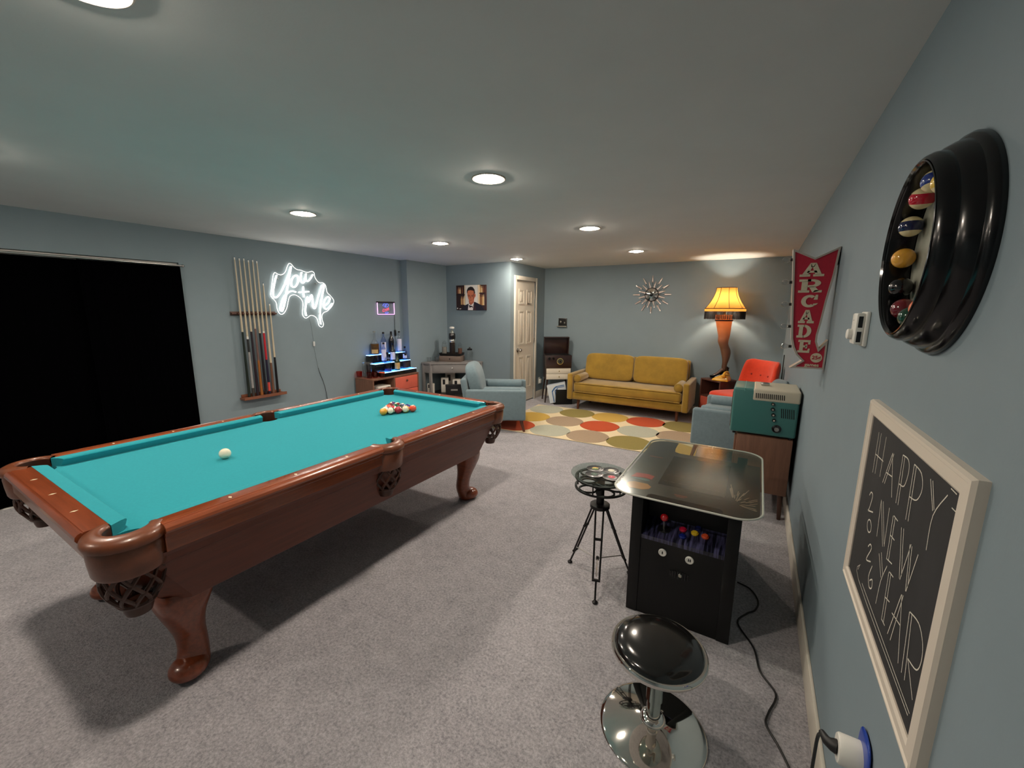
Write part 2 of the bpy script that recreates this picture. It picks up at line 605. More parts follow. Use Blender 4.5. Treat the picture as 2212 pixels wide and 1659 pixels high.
# ================================================================ recessed ceiling lights
M_canw = mat('light_trim_white', rgb(176, 168, 156), 0.5)
M_bulb = emit_mat('bulb_glow', BULB_COL, BULB)
def make_light():
    t = thing('recessed_light', '', 'ceiling light', (0, 0, CEIL), 0, 'recessed ceiling lights')
    g = G()
    g.lathe([(0.081, 0.0), (0.081, -0.004), (0.092, -0.006), (0.097, -0.003), (0.097, 0.0)], n=48)
    g.build('trim_ring', M_canw, t)
    g = G()
    pr = []
    for i in range(9):
        h = i * 0.010
        r = 0.080 - i * 0.0012
        pr += [(r, h), (r - 0.003, h + 0.006), (r - 0.0012, h + 0.010)]
    pr += [(0.066, 0.094), (0.0001, 0.094)]
    g.lathe(pr, n=40)
    g.build('baffle', M_canw, t, smooth=25)
    g = G()
    g.lathe([(0.0001, -0.018), (0.022, -0.016), (0.042, -0.009), (0.054, 0.002), (0.058, 0.016), (0.055, 0.03), (0.03, 0.075), (0.02, 0.093)], n=32)
    g.build('bulb', M_bulb, t)
    return t
LL = ['recessed ceiling light cut off by the top left edge of the photo', 'recessed ceiling light just past the left edge of the photo, over the table end',
      'largest round recessed ceiling light in full view, mid ceiling', 'recessed ceiling light nearest the glowing script sign',
      'recessed ceiling light on the right, one row before the sofa row', 'starry bright recessed ceiling light in front of the bar corner',
      'recessed ceiling light above the yellow sofa, next to the back wall', 'recessed ceiling light beside the wall corner by the closet door',
      'recessed ceiling light behind the camera on the drapes side']
l0 = make_light()
for i, (x, y) in enumerate(LIGHTS):
    if i == 0:
        l0.location = (x, y, CEIL); l0['label'] = LL[0]
    else:
        dup(l0, (x, y, CEIL), 0, LL[i])
# ================================================================ pool table
PL, PW = 2.236, 1.118
TX, TY = -2.9945 + PW / 2, 0.477 + PL / 2
RT = 0.794          # rail top
BED = 0.752
hw, hl = PW / 2, PL / 2
tbl = thing('pool_table', 'cherry wood pool table with teal cloth, leather net pockets and curved legs', 'pool table', (TX, TY, 0))
CP = 0.030          # corner pocket centre beyond the nose corner
SP = 0.050          # side pocket centre beyond the nose line
def bite(cx, cy, r, a0, a1, n=12):
    return [(cx + r * math.cos(a0 + (a1 - a0) * i / n), cy + r * math.sin(a0 + (a1 - a0) * i / n)) for i in range(n + 1)]
# cloth bed with pocket bites
R_P = 0.062
e = 0.03
ex, ey = hw + e, hl + e
poly = []
def cornerbite(sx, sy):
    c = (sx * (hw + 0.024), sy * (hl + 0.024))
    a_mid = math.atan2(-sy, -sx)
    return c, a_mid
seq = [(1, 1), (-1, 1), (-1, -1), (1, -1)]
def arc_c(sx, sy, spread=1.9):
    c, am = cornerbite(sx, sy)
    return bite(c[0], c[1], R_P, am + spread, am - spread, 14)
poly += arc_c(1, 1)
poly += arc_c(-1, 1)
poly += bite(-(hw + SP), 0, R_P, PI / 2 * 0.62, -PI / 2 * 0.62, 12)
poly += arc_c(-1, -1)
poly += arc_c(1, -1)
poly += bite(hw + SP, 0, R_P, PI + PI / 2 * 0.62, PI - PI / 2 * 0.62, 12)
g = G()
t = bmesh.new()
vs = [t.verts.new((a, b, BED)) for a, b in poly]
t.faces.new(vs)
r_ = bmesh.ops.extrude_face_region(t, geom=list(t.faces))
for v in [q for q in r_['geom'] if isinstance(q, bmesh.types.BMVert)]:
    v.co.z -= 0.025
bmesh.ops.triangulate(t, faces=list(t.faces))
g.merge(t)
g.build('cloth_bed', M_felt, tbl, smooth=0)

# cushions: nose line .. rail, six prisms with mitred ends
def cushion(g, p0, p1, out, m0, m1):
    """nose from p0 to p1, out = outward unit; m0/m1 how far the back edge runs on beyond the ends"""
    p0, p1, out = Vector((*p0, 0)), Vector((*p1, 0)), Vector((*out, 0))
    d = (p1 - p0).normalized()
    back = 0.052
    prof = [(0.0, 0.787), (0.004, 0.792), (0.02, 0.7945), (back, 0.7955), (back, BED - 0.002), (0.016, BED - 0.002), (0.004, 0.776)]
    n = len(prof)
    v = []
    for end, (p, mm) in enumerate(((p0, -m0), (p1, m1))):
        for o, z in prof:
            k = o / back
            q = p + out * o + d * (mm * k)
            v.append((q.x, q.y, z))
    f = [tuple(range(n)), tuple(range(2 * n - 1, n - 1, -1))] + [(i, n + i, n + (i + 1) % n, (i + 1) % n) for i in range(n)]
    g.add(v, f)
ca, sa = 0.062, 0.062       # nose gap at corner, at side
CU = [((hw, -hl + ca), (hw, -sa), (1, 0), -0.0 + 0.034, 0.012), ((hw, sa), (hw, hl - ca), (1, 0), 0.012, 0.034),
      ((-hw, -hl + ca), (-hw, -sa), (-1, 0), 0.034, 0.012), ((-hw, sa), (-hw, hl - ca), (-1, 0), 0.012, 0.034),
      ((-hw + ca, -hl), (hw - ca, -hl), (0, -1), 0.034, 0.034), ((-hw + ca, hl), (hw - ca, hl), (0, 1), 0.034, 0.034)]
for c in CU:
    g = G(); cushion(g, *c); g.build('cushion', M_felt, tbl, smooth=25)

# wooden top rails with rounded outer edge
def rail(g, p0, p1, out):
    p0, p1, out = Vector((*p0, 0)), Vector((*p1, 0)), Vector((*out, 0))
    d = (p1 - p0).normalized()
    prof = [(0.052, 0.7945), (0.056, 0.7965), (0.118, 0.7965), (0.1195, 0.7935), (0.1225, 0.7935), (0.124, 0.7965), (0.134, 0.793), (0.141, 0.785), (0.143, 0.774),
            (0.138, 0.764), (0.130, 0.760), (0.130, 0.748), (0.124, 0.742), (0.124, 0.690), (0.118, 0.686), (0.052, 0.686)]
    n = len(prof)
    v = []
    for p in (p0, p1):
        for o, z in prof:
            q = p + out * o
            v.append((q.x, q.y, z))
    f = [tuple(range(n)), tuple(range(2 * n - 1, n - 1, -1))] + [(i, n + i, n + (i + 1) % n, (i + 1) % n) for i in range(n)]
    g.add(v, f)
rc, rs = 0.045, 0.078
RA = [((hw, -hl + rc), (hw, -rs), (1, 0)), ((hw, rs), (hw, hl - rc), (1, 0)), ((-hw, -hl + rc), (-hw, -rs), (-1, 0)), ((-hw, rs), (-hw, hl - rc), (-1, 0)),
      ((-hw + rc, -hl), (hw - rc, -hl), (0, -1)), ((-hw + rc, hl), (hw - rc, hl), (0, 1))]
for i, r in enumerate(RA):
    g = G(); rail(g, *r); g.build('top_rail', M_wood if i >= 4 else M_woodx, tbl, smooth=30)
# sights (diamonds)
M_pearl = mat('pearl_inlay', rgb(236, 226, 190), 0.3, coat=0.3)
for k in (1, 2, 3, 5, 6, 7):
    for s in (-1, 1):
        g = G()
        y = -hl + PL * k / 8
        x = s * (hw + 0.088)
        g.prism([(x - 0.012, y), (x, y - 0.006), (x + 0.012, y), (x, y + 0.006)], 0.7962, 0.7972)
        g.build('sight', M_pearl, tbl, smooth=0)
for k in (1, 2, 3):
    for s in (-1, 1):
        g = G()
        x = -hw + PW * k / 4
        y = s * (hl + 0.088)
        g.prism([(x - 0.006, y), (x, y - 0.012), (x + 0.006, y), (x, y + 0.012)], 0.7962, 0.7972)
        g.build('sight', M_pearl, tbl, smooth=0)

# pockets: arched iron, leather skirt, net basket with plug
def pocket(cx, cy, ang, half, skirt_drop=0.11, name='pocket'):
    """sector centred on direction ang"""
    a0, a1 = ang - half, ang + half
    g = G()
    prof = [(0.060, 0.775), (0.061, 0.792), (0.068, 0.800), (0.080, 0.802), (0.100, 0.797), (0.116, 0.788), (0.122, 0.774), (0.118, 0.758), (0.108, 0.752), (0.064, 0.752), (0.060, 0.775)]
    g.lathe(prof, (cx, cy, 0), 26, a0=a0, a1=a1)
    p = g.build('pocket_iron', M_leather, tbl)
    g = G()
    zb = 0.756 - skirt_drop
    prof = [(0.060, 0.756), (0.108, 0.756), (0.112, 0.74), (0.110, 0.70), (0.106, zb + 0.012), (0.100, zb), (0.060, zb), (0.060, 0.756)]
    g.lathe(prof, (cx, cy, 0), 26, a0=a0 + 0.05, a1=a1 - 0.05)
    g.build('pocket_skirt', M_leather, p)
    g = G()
    g.lathe([(0.0595, 0.79), (0.0595, zb - 0.01), (0.0001, zb - 0.02)], (cx, cy, 0), 26, a0=a0, a1=a1)
    g.build('pocket_liner', M_leather2, p)
    # net
    g = G()
    rt, rb, zt, z2 = 0.082, 0.050, zb + 0.01, zb - 0.135
    def pt(a, t):
        r = rt + (rb - rt) * t + 0.020 * math.sin(PI * t)
        return (cx + r * math.cos(a), cy + r * math.sin(a), zt + (z2 - zt) * t)
    N = 9
    for i in range(N):
        for s in (-1, 1):
            P = [pt(2 * PI * i / N + s * 1.15 * t / 8, t / 8) for t in range(9)]
            g.tube(P, 0.0075, 6, flat=0.55)
    g.lathe([(rt + 0.004, zt), (rt + 0.008, zt - 0.006), (rt + 0.004, zt - 0.012), (rt - 0.003, zt - 0.006), (rt + 0.004, zt)], (cx, cy, 0), 24)
    g.lathe([(rb + 0.004, z2 + 0.008), (rb + 0.008, z2), (rb + 0.004, z2 - 0.008), (rb - 0.003, z2), (rb + 0.004, z2 + 0.008)], (cx, cy, 0), 24)
    g.build('net', M_leather2, p)
    g = G()
    g.lathe([(0.0001, z2), (0.047, z2), (0.043, z2 - 0.03), (0.038, z2 - 0.046), (0.0001, z2 - 0.05)], (cx, cy, 0), 20)
    g.build('net_plug', M_leather2, p)
for sx in (-1, 1):
    for sy in (-1, 1):
        pocket(sx * (hw + CP), sy * (hl + CP), math.atan2(sy, sx), 1.92)
    pocket(sx * (hw + SP), 0, 0 if sx > 0 else PI, 1.52)

# tapered apron with cut corners
def octo(ox, oy, c):
    return [(ox, -oy + c), (ox, oy - c), (ox - c, oy), (-ox + c, oy), (-ox, oy - c), (-ox, -oy + c), (-ox + c, -oy), (ox - c, -oy)]
lv = [(0.118, 0.110, 0.688), (0.112, 0.110, 0.672), (0.104, 0.110, 0.668), (0.100, 0.110, 0.640), (0.088, 0.105, 0.632), (0.030, 0.075, 0.425), (0.024, 0.07, 0.412)]
g = G()
v = []
for o, c, z in lv:
    v += [(a, b, z) for a, b in octo(hw + o, hl + o - (0.085 if z < 0.5 else 0), c)]
f = []
for j in range(len(lv) - 1):
    for i in range(8):
        f.append((j * 8 + i, j * 8 + (i + 1) % 8, (j + 1) * 8 + (i + 1) % 8, (j + 1) * 8 + i))
f.append(tuple(range((len(lv) - 1) * 8, len(lv) * 8)))
g.add(v, f)
g.build('apron', M_wood2, tbl, smooth=20)
# cabriole legs
for sx in (-1, 1):
    for sy in (-1, 1):
        g = G()
        bx, by = sx * (hw - 0.112), sy * (hl - 0.150)
        # path: (offset along diagonal, z, radius)
        path = [(0.010, 0.43, 0.098), (0.018, 0.40, 0.102), (0.026, 0.35, 0.092), (0.024, 0.30, 0.077), (0.012, 0.24, 0.064), (-0.002, 0.18, 0.056), (-0.010, 0.12, 0.055), (-0.004, 0.080, 0.058), (0.008, 0.050, 0.062), (0.014, 0.024, 0.062), (0.014, 0.004, 0.050)]
        dx, dy = sx * 0.72, sy * 0.70
        n = 20
        vv = []
        P = smoothpts([(o, z, r) for o, z, r in path], 4)
        for o, z, r in P:
            for i in range(n):
                a = 2 * PI * i / n
                # squarer section at the knee
                k = max(0.0, min(1.0, (z - 0.2) / 0.2))
                ca_, sa_ = math.cos(a), math.sin(a)
                ee = 1 - 0.45 * k
                cx = math.copysign(abs(ca_) ** ee, ca_) * r
                cy = math.copysign(abs(sa_) ** ee, sa_) * r
                vv.append((bx + dx * o + cx, by + dy * o + cy, max(z, 0.001)))
        m_ = len(P)
        ff = [(j * n + i, j * n + (i + 1) % n, (j + 1) * n + (i + 1) % n, (j + 1) * n + i) for j in range(m_ - 1) for i in range(n)]
        ff += [tuple(range(n)), tuple((m_ - 1) * n + i for i in range(n))]
        g.add(vv, ff)
        # toe pad
        g.squad((bx + dx * 0.046, by + dy * 0.046, 0.046), 0.071, 0.071, 0.045, 0.95, 1, 24, 14)
        g.build('leg', M_wood, tbl)
# ---------------------------------------------------------------- balls
BR = 0.0286
BC = {1: (226, 160, 50), 2: (40, 50, 120), 3: (170, 30, 45), 4: (70, 40, 96), 5: (226, 82, 56), 6: (24, 84, 58), 7: (110, 28, 34), 8: (16, 16, 18)}
def ball_mat(num):
    base = rgb(*BC[(num - 1) % 8 + 1])
    cream = rgb(238, 230, 205)
    m = mat('ball_%s' % ('stripe' if num > 8 else 'solid'), base, 0.12, coat=0.4)
    nt = m.node_tree
    b = nt.nodes['Principled BSDF']
    tc = nt.nodes.new('ShaderNodeTexCoord')
    sp = nt.nodes.new('ShaderNodeSeparateXYZ')
    nt.links.new(tc.outputs['Object'], sp.inputs[0])
    def band(sock, thr, op):
        ab = nt.nodes.new('ShaderNodeMath'); ab.operation = 'ABSOLUTE'
        nt.links.new(sock, ab.inputs[0])
        gt = nt.nodes.new('ShaderNodeMath'); gt.operation = op
        nt.links.new(ab.outputs[0], gt.inputs[0]); gt.inputs[1].default_value = thr
        return gt.outputs[0]
    dot = band(sp.outputs['X'], 0.0262, 'GREATER_THAN')
    fac = dot
    if num > 8:
        st = band(sp.outputs['Z'], 0.0155, 'GREATER_THAN')
        mx = nt.nodes.new('ShaderNodeMath'); mx.operation = 'MAXIMUM'
        nt.links.new(dot, mx.inputs[0]); nt.links.new(st, mx.inputs[1])
        fac = mx.outputs[0]
    mi = nt.nodes.new('ShaderNodeMix'); mi.data_type = 'RGBA'
    nt.links.new(fac, mi.inputs['Factor'])
    mi.inputs['A'].default_value = base
    mi.inputs['B'].default_value = cream
    nt.links.new(mi.outputs['Result'], b.inputs['Base Color'])
    return m
def ball(loc, num, label, rot, group='racked pool balls'):
    g = G(); g.sphere((0, 0, 0), BR, 32, 18)
    m = mat('cue_ball_ivory', rgb(238, 230, 205), 0.12, coat=0.4) if num == 0 else ball_mat(num)
    o = g.build('billiard_ball', m, smooth=180)
    o.location = loc
    o.rotation_euler = rot
    tag(o, label, 'ball', group)
    return o
ball((-2.421, 1.025, BED + BR), 0, 'cream white cue ball alone on the near half of the teal cloth', (0.3, 0.4, 0), 'pool balls on the table')
A_ = Vector((-2.428, 2.135)); B_ = Vector((-2.311, 2.335))
u_ = (B_ - A_).normalized(); p_ = Vector((-u_.y, u_.x))
order = [[(1, 'yellow solid ball at the left end of the rack front row'), (14, 'white and green striped ball between the yellow and red front row balls'), (3, 'bright red solid ball at the middle of the rack front row'), (9, 'white and yellow striped ball between the red and orange front row balls'), (5, 'orange solid ball at the right end of the rack front row')],
         [(12, 'purple and white striped ball just behind the yellow front ball'), (11, 'red and white striped ball in the second rack row'), (8, 'black eight ball inside the rack'), (2, 'navy blue solid ball behind the orange front ball')],
         [(13, 'orange and white striped ball on the left edge, third rack row'), (6, 'dark green solid ball in the middle of the third rack row'), (10, 'navy and white striped ball on the right of the third rack row')],
         [(7, 'dark maroon solid ball left of the last pair in the rack'), (15, 'maroon and white striped ball right of the last pair in the rack')],
         [(4, 'dark purple solid ball at the far tip of the rack')]]
rng = random.Random(3)
for r, row in enumerate(order):
    for k, (num, lab) in enumerate(row):
        q = A_ + u_ * (BR * 2.004 * (k + r * 0.5)) + p_ * (BR * 1.736 * r)
        rot = (rng.uniform(0, 3), rng.uniform(0, 3), rng.uniform(0, 3))
        if num in (14, 9): rot = (1.2, 0.15, 0.5)     # white pole towards the door end
        ball((q.x, q.y, BED + BR), num, lab, rot)

# ================================================================ drapes
M_drape = mat('black_drape', rgb(3, 3, 4), 1.0, spec=0.0)
def drape(y0, y1, off, ph, name, lab):
    g = G(); g.xf = LW
    n = 90
    v = []
    zz = [0.015, 0.5, 1.2, 1.945]
    for z in zz:
        for i in range(n + 1):
            y = y0 + (y1 - y0) * i / n
            v.append((off + 0.006 * math.sin(i * 0.42 + ph) + 0.003 * math.sin(i * 1.1 + z), y, z))
    k = n + 1
    f = [(j * k + i, j * k + i + 1, (j + 1) * k + i + 1, (j + 1) * k + i) for j in range(len(zz) - 1) for i in range(n)]
    g.add(v, f)
    o = g.build(name, M_drape, smooth=60)
    md = o.modifiers.new('thick', 'SOLIDIFY'); md.thickness = 0.004
    tag(o, lab, 'curtain', 'black drapes over the patio door')
drape(0.03, 1.20, -0.012, 0.3, 'blackout_drape', 'black blackout drape over the left part of the patio door')
drape(1.15, 1.85, 0.030, 1.9, 'blackout_drape', 'black blackout drape hanging nearest the cue rack')
g = G(); g.xf = LW
g.cyl((0.010, 0.0, 1.958), (0.010, 1.875, 1.958), 0.009, n=14)
g.sphere((0.010, 1.882, 1.958), 0.014, 14, 8)
o = g.build('curtain_rod', M_steel); tag(o, 'thin silver curtain rod along the top of the black drapes', 'curtain rod')
# ================================================================ cue rack and cues
rack = thing('cue_rack', 'wall mounted wooden cue rack beside the black drapes', 'cue rack', (xl(2.47), 2.47, 0))
M_rackw = mat('rack_wood', rgb(128, 76, 52), 0.45, noise=(5, 0.2, (12, 1, 12)))
M_rackd = mat('rack_wood_dark', rgb(86, 52, 40), 0.45, noise=(5, 0.2, (12, 1, 12)))
cue_y = [2.323, 2.368, 2.412, 2.456, 2.500, 2.542, 2.587, 2.635]
def loc(g):           # local frame of the rack: x off the wall, y, z
    g.xf = lambda v: Vector((xl(v[1]) - xl(2.47) + v[0], v[1] - 2.47, v[2]))
g = G(); loc(g)
g.box(0.0, 0.105, 2.255, 2.72, 0.565, 0.588, 0.005)
g.box(0.0, 0.014, 2.27, 2.70, 0.588, 0.62, 0.004)
g.box(0.092, 0.105, 2.255, 2.72, 0.588, 0.598, 0.003)
g.build('base_shelf', M_rackw, rack, smooth=30)
g = G(); loc(g)
g.box(0.0, 0.014, 2.25, 2.72, 1.485, 1.525, 0.004)
g.box(0.012, 0.048, 2.25, 2.72, 1.495, 1.512, 0.004)
for i, y in enumerate(cue_y + [2.685]):
    yy = y - 0.022
    g.box(0.045, 0.088, yy - 0.008, yy + 0.008, 1.495, 1.512, 0.003)
g.build('cue_holder', M_rackd, rack, smooth=30)
M_maple = mat('maple_shaft', rgb(198, 184, 158), 0.35, coat=0.3, noise=(6, 0.08, (20, 20, 1)))
M_tip = mat('cue_tip', rgb(90, 120, 140), 0.8)
M_ferr = mat('ferrule_white', rgb(235, 230, 220), 0.4)
CUES = [ # butt segments from bottom: (length, colour), shaft top z
    ([(0.72, (24, 34, 26))], 2.09, 'dark green butted pool cue, leftmost in the wall rack'),
    ([(0.10, (60, 56, 52)), (0.40, (150, 148, 146)), (0.14, (40, 38, 38)), (0.03, (225, 222, 215))], 2.085, 'silver grey butted pool cue with a white collar, left in the rack'),
    ([(0.72, (38, 26, 34))], 2.088, 'dark plum butted pool cue between the grey and brown cues'),
    ([(0.40, (150, 92, 40)), (0.35, (110, 84, 78))], 2.075, 'amber brown butted pool cue in the middle of the rack'),
    ([(0.70, (22, 22, 28))], 2.082, 'black butted pool cue just left of the red cue'),
    ([(0.04, (24, 24, 50)), (0.10, (205, 74, 64)), (0.26, (30, 28, 50)), (0.30, (186, 34, 44)), (0.02, (230, 226, 215))], 2.075, 'pool cue with a bright red wrap and red butt band'),
    ([(0.36, (110, 78, 60))], 1.84, 'shorter brown butted pool cue second from the right end'),
    ([(0.42, (18, 16, 18))], 1.62, 'shortest black butted pool cue at the right end of the rack'),
]
for i, (seg, top, lab) in enumerate(CUES):
    y = cue_y[i]
    zb, xb, xt = 0.589, 0.066, 0.062
    t = thing('pool_cue', lab, 'pool cue', (xl(y) + xb, y, zb), 0, 'pool cues in the wall rack')
    H = top - zb
    lean = -0.000
    def rad(h): return 0.0142 + (0.0058 - 0.0142) * h / H
    h = 0.0
    for (ln, c) in seg:
        g = G(); g.cyl((0, 0, h), (0, 0, h + ln), rad(h), rad(h + ln), 16)
        g.build('butt' if h == 0 else 'wrap', mat('cue_butt', rgb(*c), 0.3, coat=0.4), t)
        h += ln
    g = G(); g.cyl((0, 0, h), (0, 0, H - 0.03), rad(h), rad(H - 0.03), 16); g.build('shaft', M_maple, t)
    g = G(); g.cyl((0, 0, H - 0.03), (0, 0, H - 0.008), rad(H), rad(H), 12); g.build('ferrule', M_ferr, t)
    g = G(); g.lathe([(0.0062, H - 0.008), (0.006, H - 0.003), (0.003, H), (0.0001, H + 0.001)], n=12); g.build('tip', M_tip, t)

# ================================================================ neon script sign
NEON_OUT = [[2.759, 1.963], [2.798, 1.945], [2.836, 1.948], [2.872, 1.977], [2.899, 2.033], [2.919, 2.072], [2.937, 2.082], [2.959, 2.073], [2.985, 2.04], [3.023, 2.019], [3.07, 2.015], [3.11, 2.002], [3.146, 1.996], [3.184, 2.008], [3.212, 2.013], [3.235, 1.995], [3.238, 1.955], [3.257, 1.916], [3.293, 1.884], [3.344, 1.884], [3.375, 1.859], [3.385, 1.813], [3.394, 1.766], [3.438, 1.726], [3.475, 1.679], [3.476, 1.643], [3.441, 1.588], [3.376, 1.533], [3.328, 1.515], [3.299, 1.479], [3.297, 1.42], [3.31, 1.378], [3.301, 1.342], [3.274, 1.331], [3.246, 1.355], [3.235, 1.409], [3.219, 1.45], [3.183, 1.474], [3.139, 1.477], [3.1, 1.452], [3.069, 1.449], [3.042, 1.487], [3.048, 1.555], [3.059, 1.617], [3.046, 1.668], [3.007, 1.706], [2.962, 1.724], [2.921, 1.714], [2.897, 1.692], [2.877, 1.636], [2.857, 1.57], [2.824, 1.515], [2.789, 1.493], [2.758, 1.512], [2.741, 1.569], [2.74, 1.617], [2.722, 1.654], [2.693, 1.685], [2.684, 1.722], [2.701, 1.791], [2.716, 1.866], [2.733, 1.935], [2.748, 1.959]]
NEON_STROKES = [[[2.767, 1.937], [2.735, 1.846], [2.709, 1.739], [2.717, 1.686], [2.753, 1.693], [2.802, 1.753], [2.854, 1.842], [2.909, 1.953], [2.946, 2.053], [2.911, 1.921], [2.877, 1.789], [2.843, 1.663], [2.813, 1.57], [2.793, 1.531], [2.775, 1.553], [2.796, 1.624], [2.829, 1.69], [2.884, 1.746], [2.931, 1.764], [2.977, 1.755]], [[3.018, 1.884], [3.023, 1.915], [3.019, 1.938], [3.006, 1.95], [2.987, 1.949], [2.966, 1.934], [2.948, 1.909], [2.935, 1.879], [2.93, 1.849], [2.934, 1.826], [2.947, 1.813], [2.966, 1.814], [2.986, 1.829], [3.005, 1.854], [3.018, 1.884]], [[3.068, 1.993], [3.053, 1.92], [3.063, 1.87], [3.088, 1.877], [3.114, 1.935], [3.123, 1.98], [3.114, 1.907], [3.137, 1.892], [3.177, 1.928], [3.209, 1.976]], [[3.012, 1.754], [3.142, 1.767]], [[3.074, 1.826], [3.072, 1.697]], [[3.083, 1.475], [3.077, 1.538], [3.093, 1.618], [3.118, 1.704], [3.122, 1.641], [3.146, 1.665], [3.173, 1.729], [3.183, 1.671], [3.185, 1.579], [3.213, 1.579], [3.266, 1.72], [3.322, 1.845], [3.352, 1.852], [3.328, 1.763], [3.281, 1.586], [3.263, 1.438], [3.27, 1.367]], [[3.338, 1.598], [3.398, 1.641], [3.419, 1.695], [3.39, 1.712], [3.347, 1.67], [3.328, 1.598], [3.351, 1.557], [3.4, 1.581], [3.447, 1.63]]]
YN, ZN = 3.07, 1.72
neon = thing('neon_sign', 'glowing white script neon sign reading You and Me on the left wall', 'neon sign', (xl(YN), YN, ZN))
def nloc(off, y, z):
    return Vector((xl(y) - xl(YN) + off, y - YN, z - ZN))
M_neon = emit_mat('neon_white', (1.0, 0.96, 0.88), 8.5)
M_neone = emit_mat('acrylic_edge_glow', (1.0, 0.96, 0.86), 3.0)
M_acr = glass_mat('clear_acrylic', tint=0.97, refl=0.6)
outl = smoothpts([(0, y, z) for y, z in NEON_OUT], 3, closed=True)
g = G()
t = bmesh.new()
vs = [t.verts.new(nloc(0.014, p.y, p.z)) for p in outl]
t.faces.new(vs)
r_ = bmesh.ops.extrude_face_region(t, geom=list(t.faces))
for q in r_['geom']:
    if isinstance(q, bmesh.types.BMVert): q.co.x += 0.005
bmesh.ops.triangulate(t, faces=list(t.faces))
g.merge(t)
g.build('backing_plate', M_acr, neon, smooth=0)
g = G(); g.tube([nloc(0.0165, p.y, p.z) for p in outl], 0.0030, 6, closed=True); g.build('plate_edge', M_neone, neon)
def nstroke(ids, name):
    g = G()
    for i in ids:
        P = smoothpts([(0, y, z) for y, z in NEON_STROKES[i]], 5)
        g.tube([nloc(0.027, p.y, p.z) for p in P], 0.0074, 8)
    g.build(name, M_neon, neon)
nstroke((0, 1, 2), 'you_lettering'); nstroke((3, 4), 'plus_lettering'); nstroke((5, 6), 'me_lettering')
for (y, z) in ((2.78, 1.90), (3.25, 1.87), (2.83, 1.56), (3.27, 1.50)):
    g = G(); g.cyl(nloc(0.0, y, z), nloc(0.02, y, z), 0.006, n=12); g.build('standoff', M_steel, neon)
g = G(); g.xf = LW
P = smoothpts([(0.012, 3.128, 1.441), (0.010, 3.145, 1.356), (0.009, 3.162, 1.159), (0.009, 3.160, 1.10), (0.009, 3.175, 0.964), (0.010, 3.208, 0.752), (0.010, 3.26, 0.593), (0.010, 3.30, 0.35), (0.012, 3.32, 0.06)], 5)
g.tube(P, 0.0013, 6)
o = g.build('power_cord', mat('grey_cord', rgb(72, 78, 80), 0.5)); tag(o, 'thin grey cord hanging below the white script neon sign', 'cord')
g = G(); g.xf = LW
g.tube(smoothpts([(0.014, 3.192, 0.815), (0.016, 3.208, 0.752), (0.014, 3.226, 0.70), (0.012, 3.25, 0.63), (0.011, 3.285, 0.45), (0.013, 3.31, 0.06)], 4), 0.0028, 6); g.build('black_lower_cord', M_cord, o)
g = G(); g.xf = LW
g.box(0.004, 0.022, 3.150, 3.175, 1.095, 1.155, 0.005)
o = g.build('dimmer_box', mat('grey_plastic', rgb(196, 198, 198), 0.5), smooth=30); tag(o, 'small pale inline dimmer box on the wall under the neon sign', 'dimmer')

# ================================================================ small lit beer sign
YS, ZS = 4.33, 1.58
bs = thing('edge_lit_sign', 'small acrylic bar sign edge lit pink and blue, above the bottles', 'lit sign', (xl(YS), YS, ZS))
def bl(g):
    g.xf = lambda v: Vector((xl(v[1]) - xl(YS) + v[0], v[1] - YS, v[2] - ZS))
g = G(); bl(g); g.box(0.008, 0.034, 4.165, 4.490, 1.655, 1.675, 0.003); g.build('light_bar', M_black, bs, smooth=30)
g = G(); bl(g); g.box(0.016, 0.021, 4.172, 4.486, 1.488, 1.657); g.build('acrylic_panel', M_acr, bs, smooth=0)
M_pink = emit_mat('pink_edge_glow', (1.0, 0.42, 0.86), 2.6)
g = G(); bl(g)
g.box(0.0155, 0.0215, 4.170, 4.177, 1.488, 1.657); g.box(0.0155, 0.0215, 4.482, 4.488, 1.488, 1.657); g.box(0.0155, 0.0215, 4.177, 4.482, 1.485, 1.491)
g.build('glowing_edge', M_pink, bs, smooth=0)
M_nblue = emit_mat('blue_lettering', (0.16, 0.2, 1.0), 1.7)
M_nred = emit_mat('red_lettering', (1.0, 0.10, 0.18), 1.8)
def bsm(y, z):      # sign face fractions -> point
    return (0.0225, 4.172 + 0.314 * y, 1.488 + 0.169 * z)
g = G(); bl(g)
for P in ([(0.30, 0.72), (0.38, 0.90), (0.50, 0.86), (0.46, 0.74), (0.36, 0.70)], [(0.46, 0.62), (0.60, 0.66), (0.64, 0.84), (0.54, 0.92), (0.50, 0.74), (0.42, 0.60)], [(0.42, 0.14), (0.52, 0.20), (0.62, 0.16), (0.54, 0.07), (0.44, 0.10)]):
    g.tube([bsm(a, b) for a, b in [tuple(q)[:2] for q in smoothpts([(a, b, 0) for a, b in P], 4)]], 0.0028, 6)
g.build('blue_emblem', M_nblue, bs)
g = G(); bl(g)
for P in ([(0.34, 0.48), (0.31, 0.36), (0.30, 0.24), (0.42, 0.28), (0.58, 0.36), (0.68, 0.40)], [(0.38, 0.36), (0.44, 0.46), (0.48, 0.38), (0.54, 0.50), (0.58, 0.42), (0.64, 0.58), (0.66, 0.46)]):
    g.tube([bsm(a, b) for a, b in [tuple(q)[:2] for q in smoothpts([(a, b, 0) for a, b in P], 4)]], 0.0028, 6)
g.build('red_script', M_nred, bs)
g = G(); g.xf = LW
g.tube(smoothpts([(0.014, 4.487, 1.482), (0.012, 4.488, 1.36), (0.012, 4.487, 1.235), (0.012, 4.49, 1.10), (0.012, 4.485, 0.95), (0.012, 4.48, 0.70), (0.012, 4.48, 0.25)], 5), 0.003, 6)
c_ = g.build('power_cord', M_cord); tag(c_, 'black cord hanging from the small pink lit sign', 'cord')
g = G(); g.xf = LW
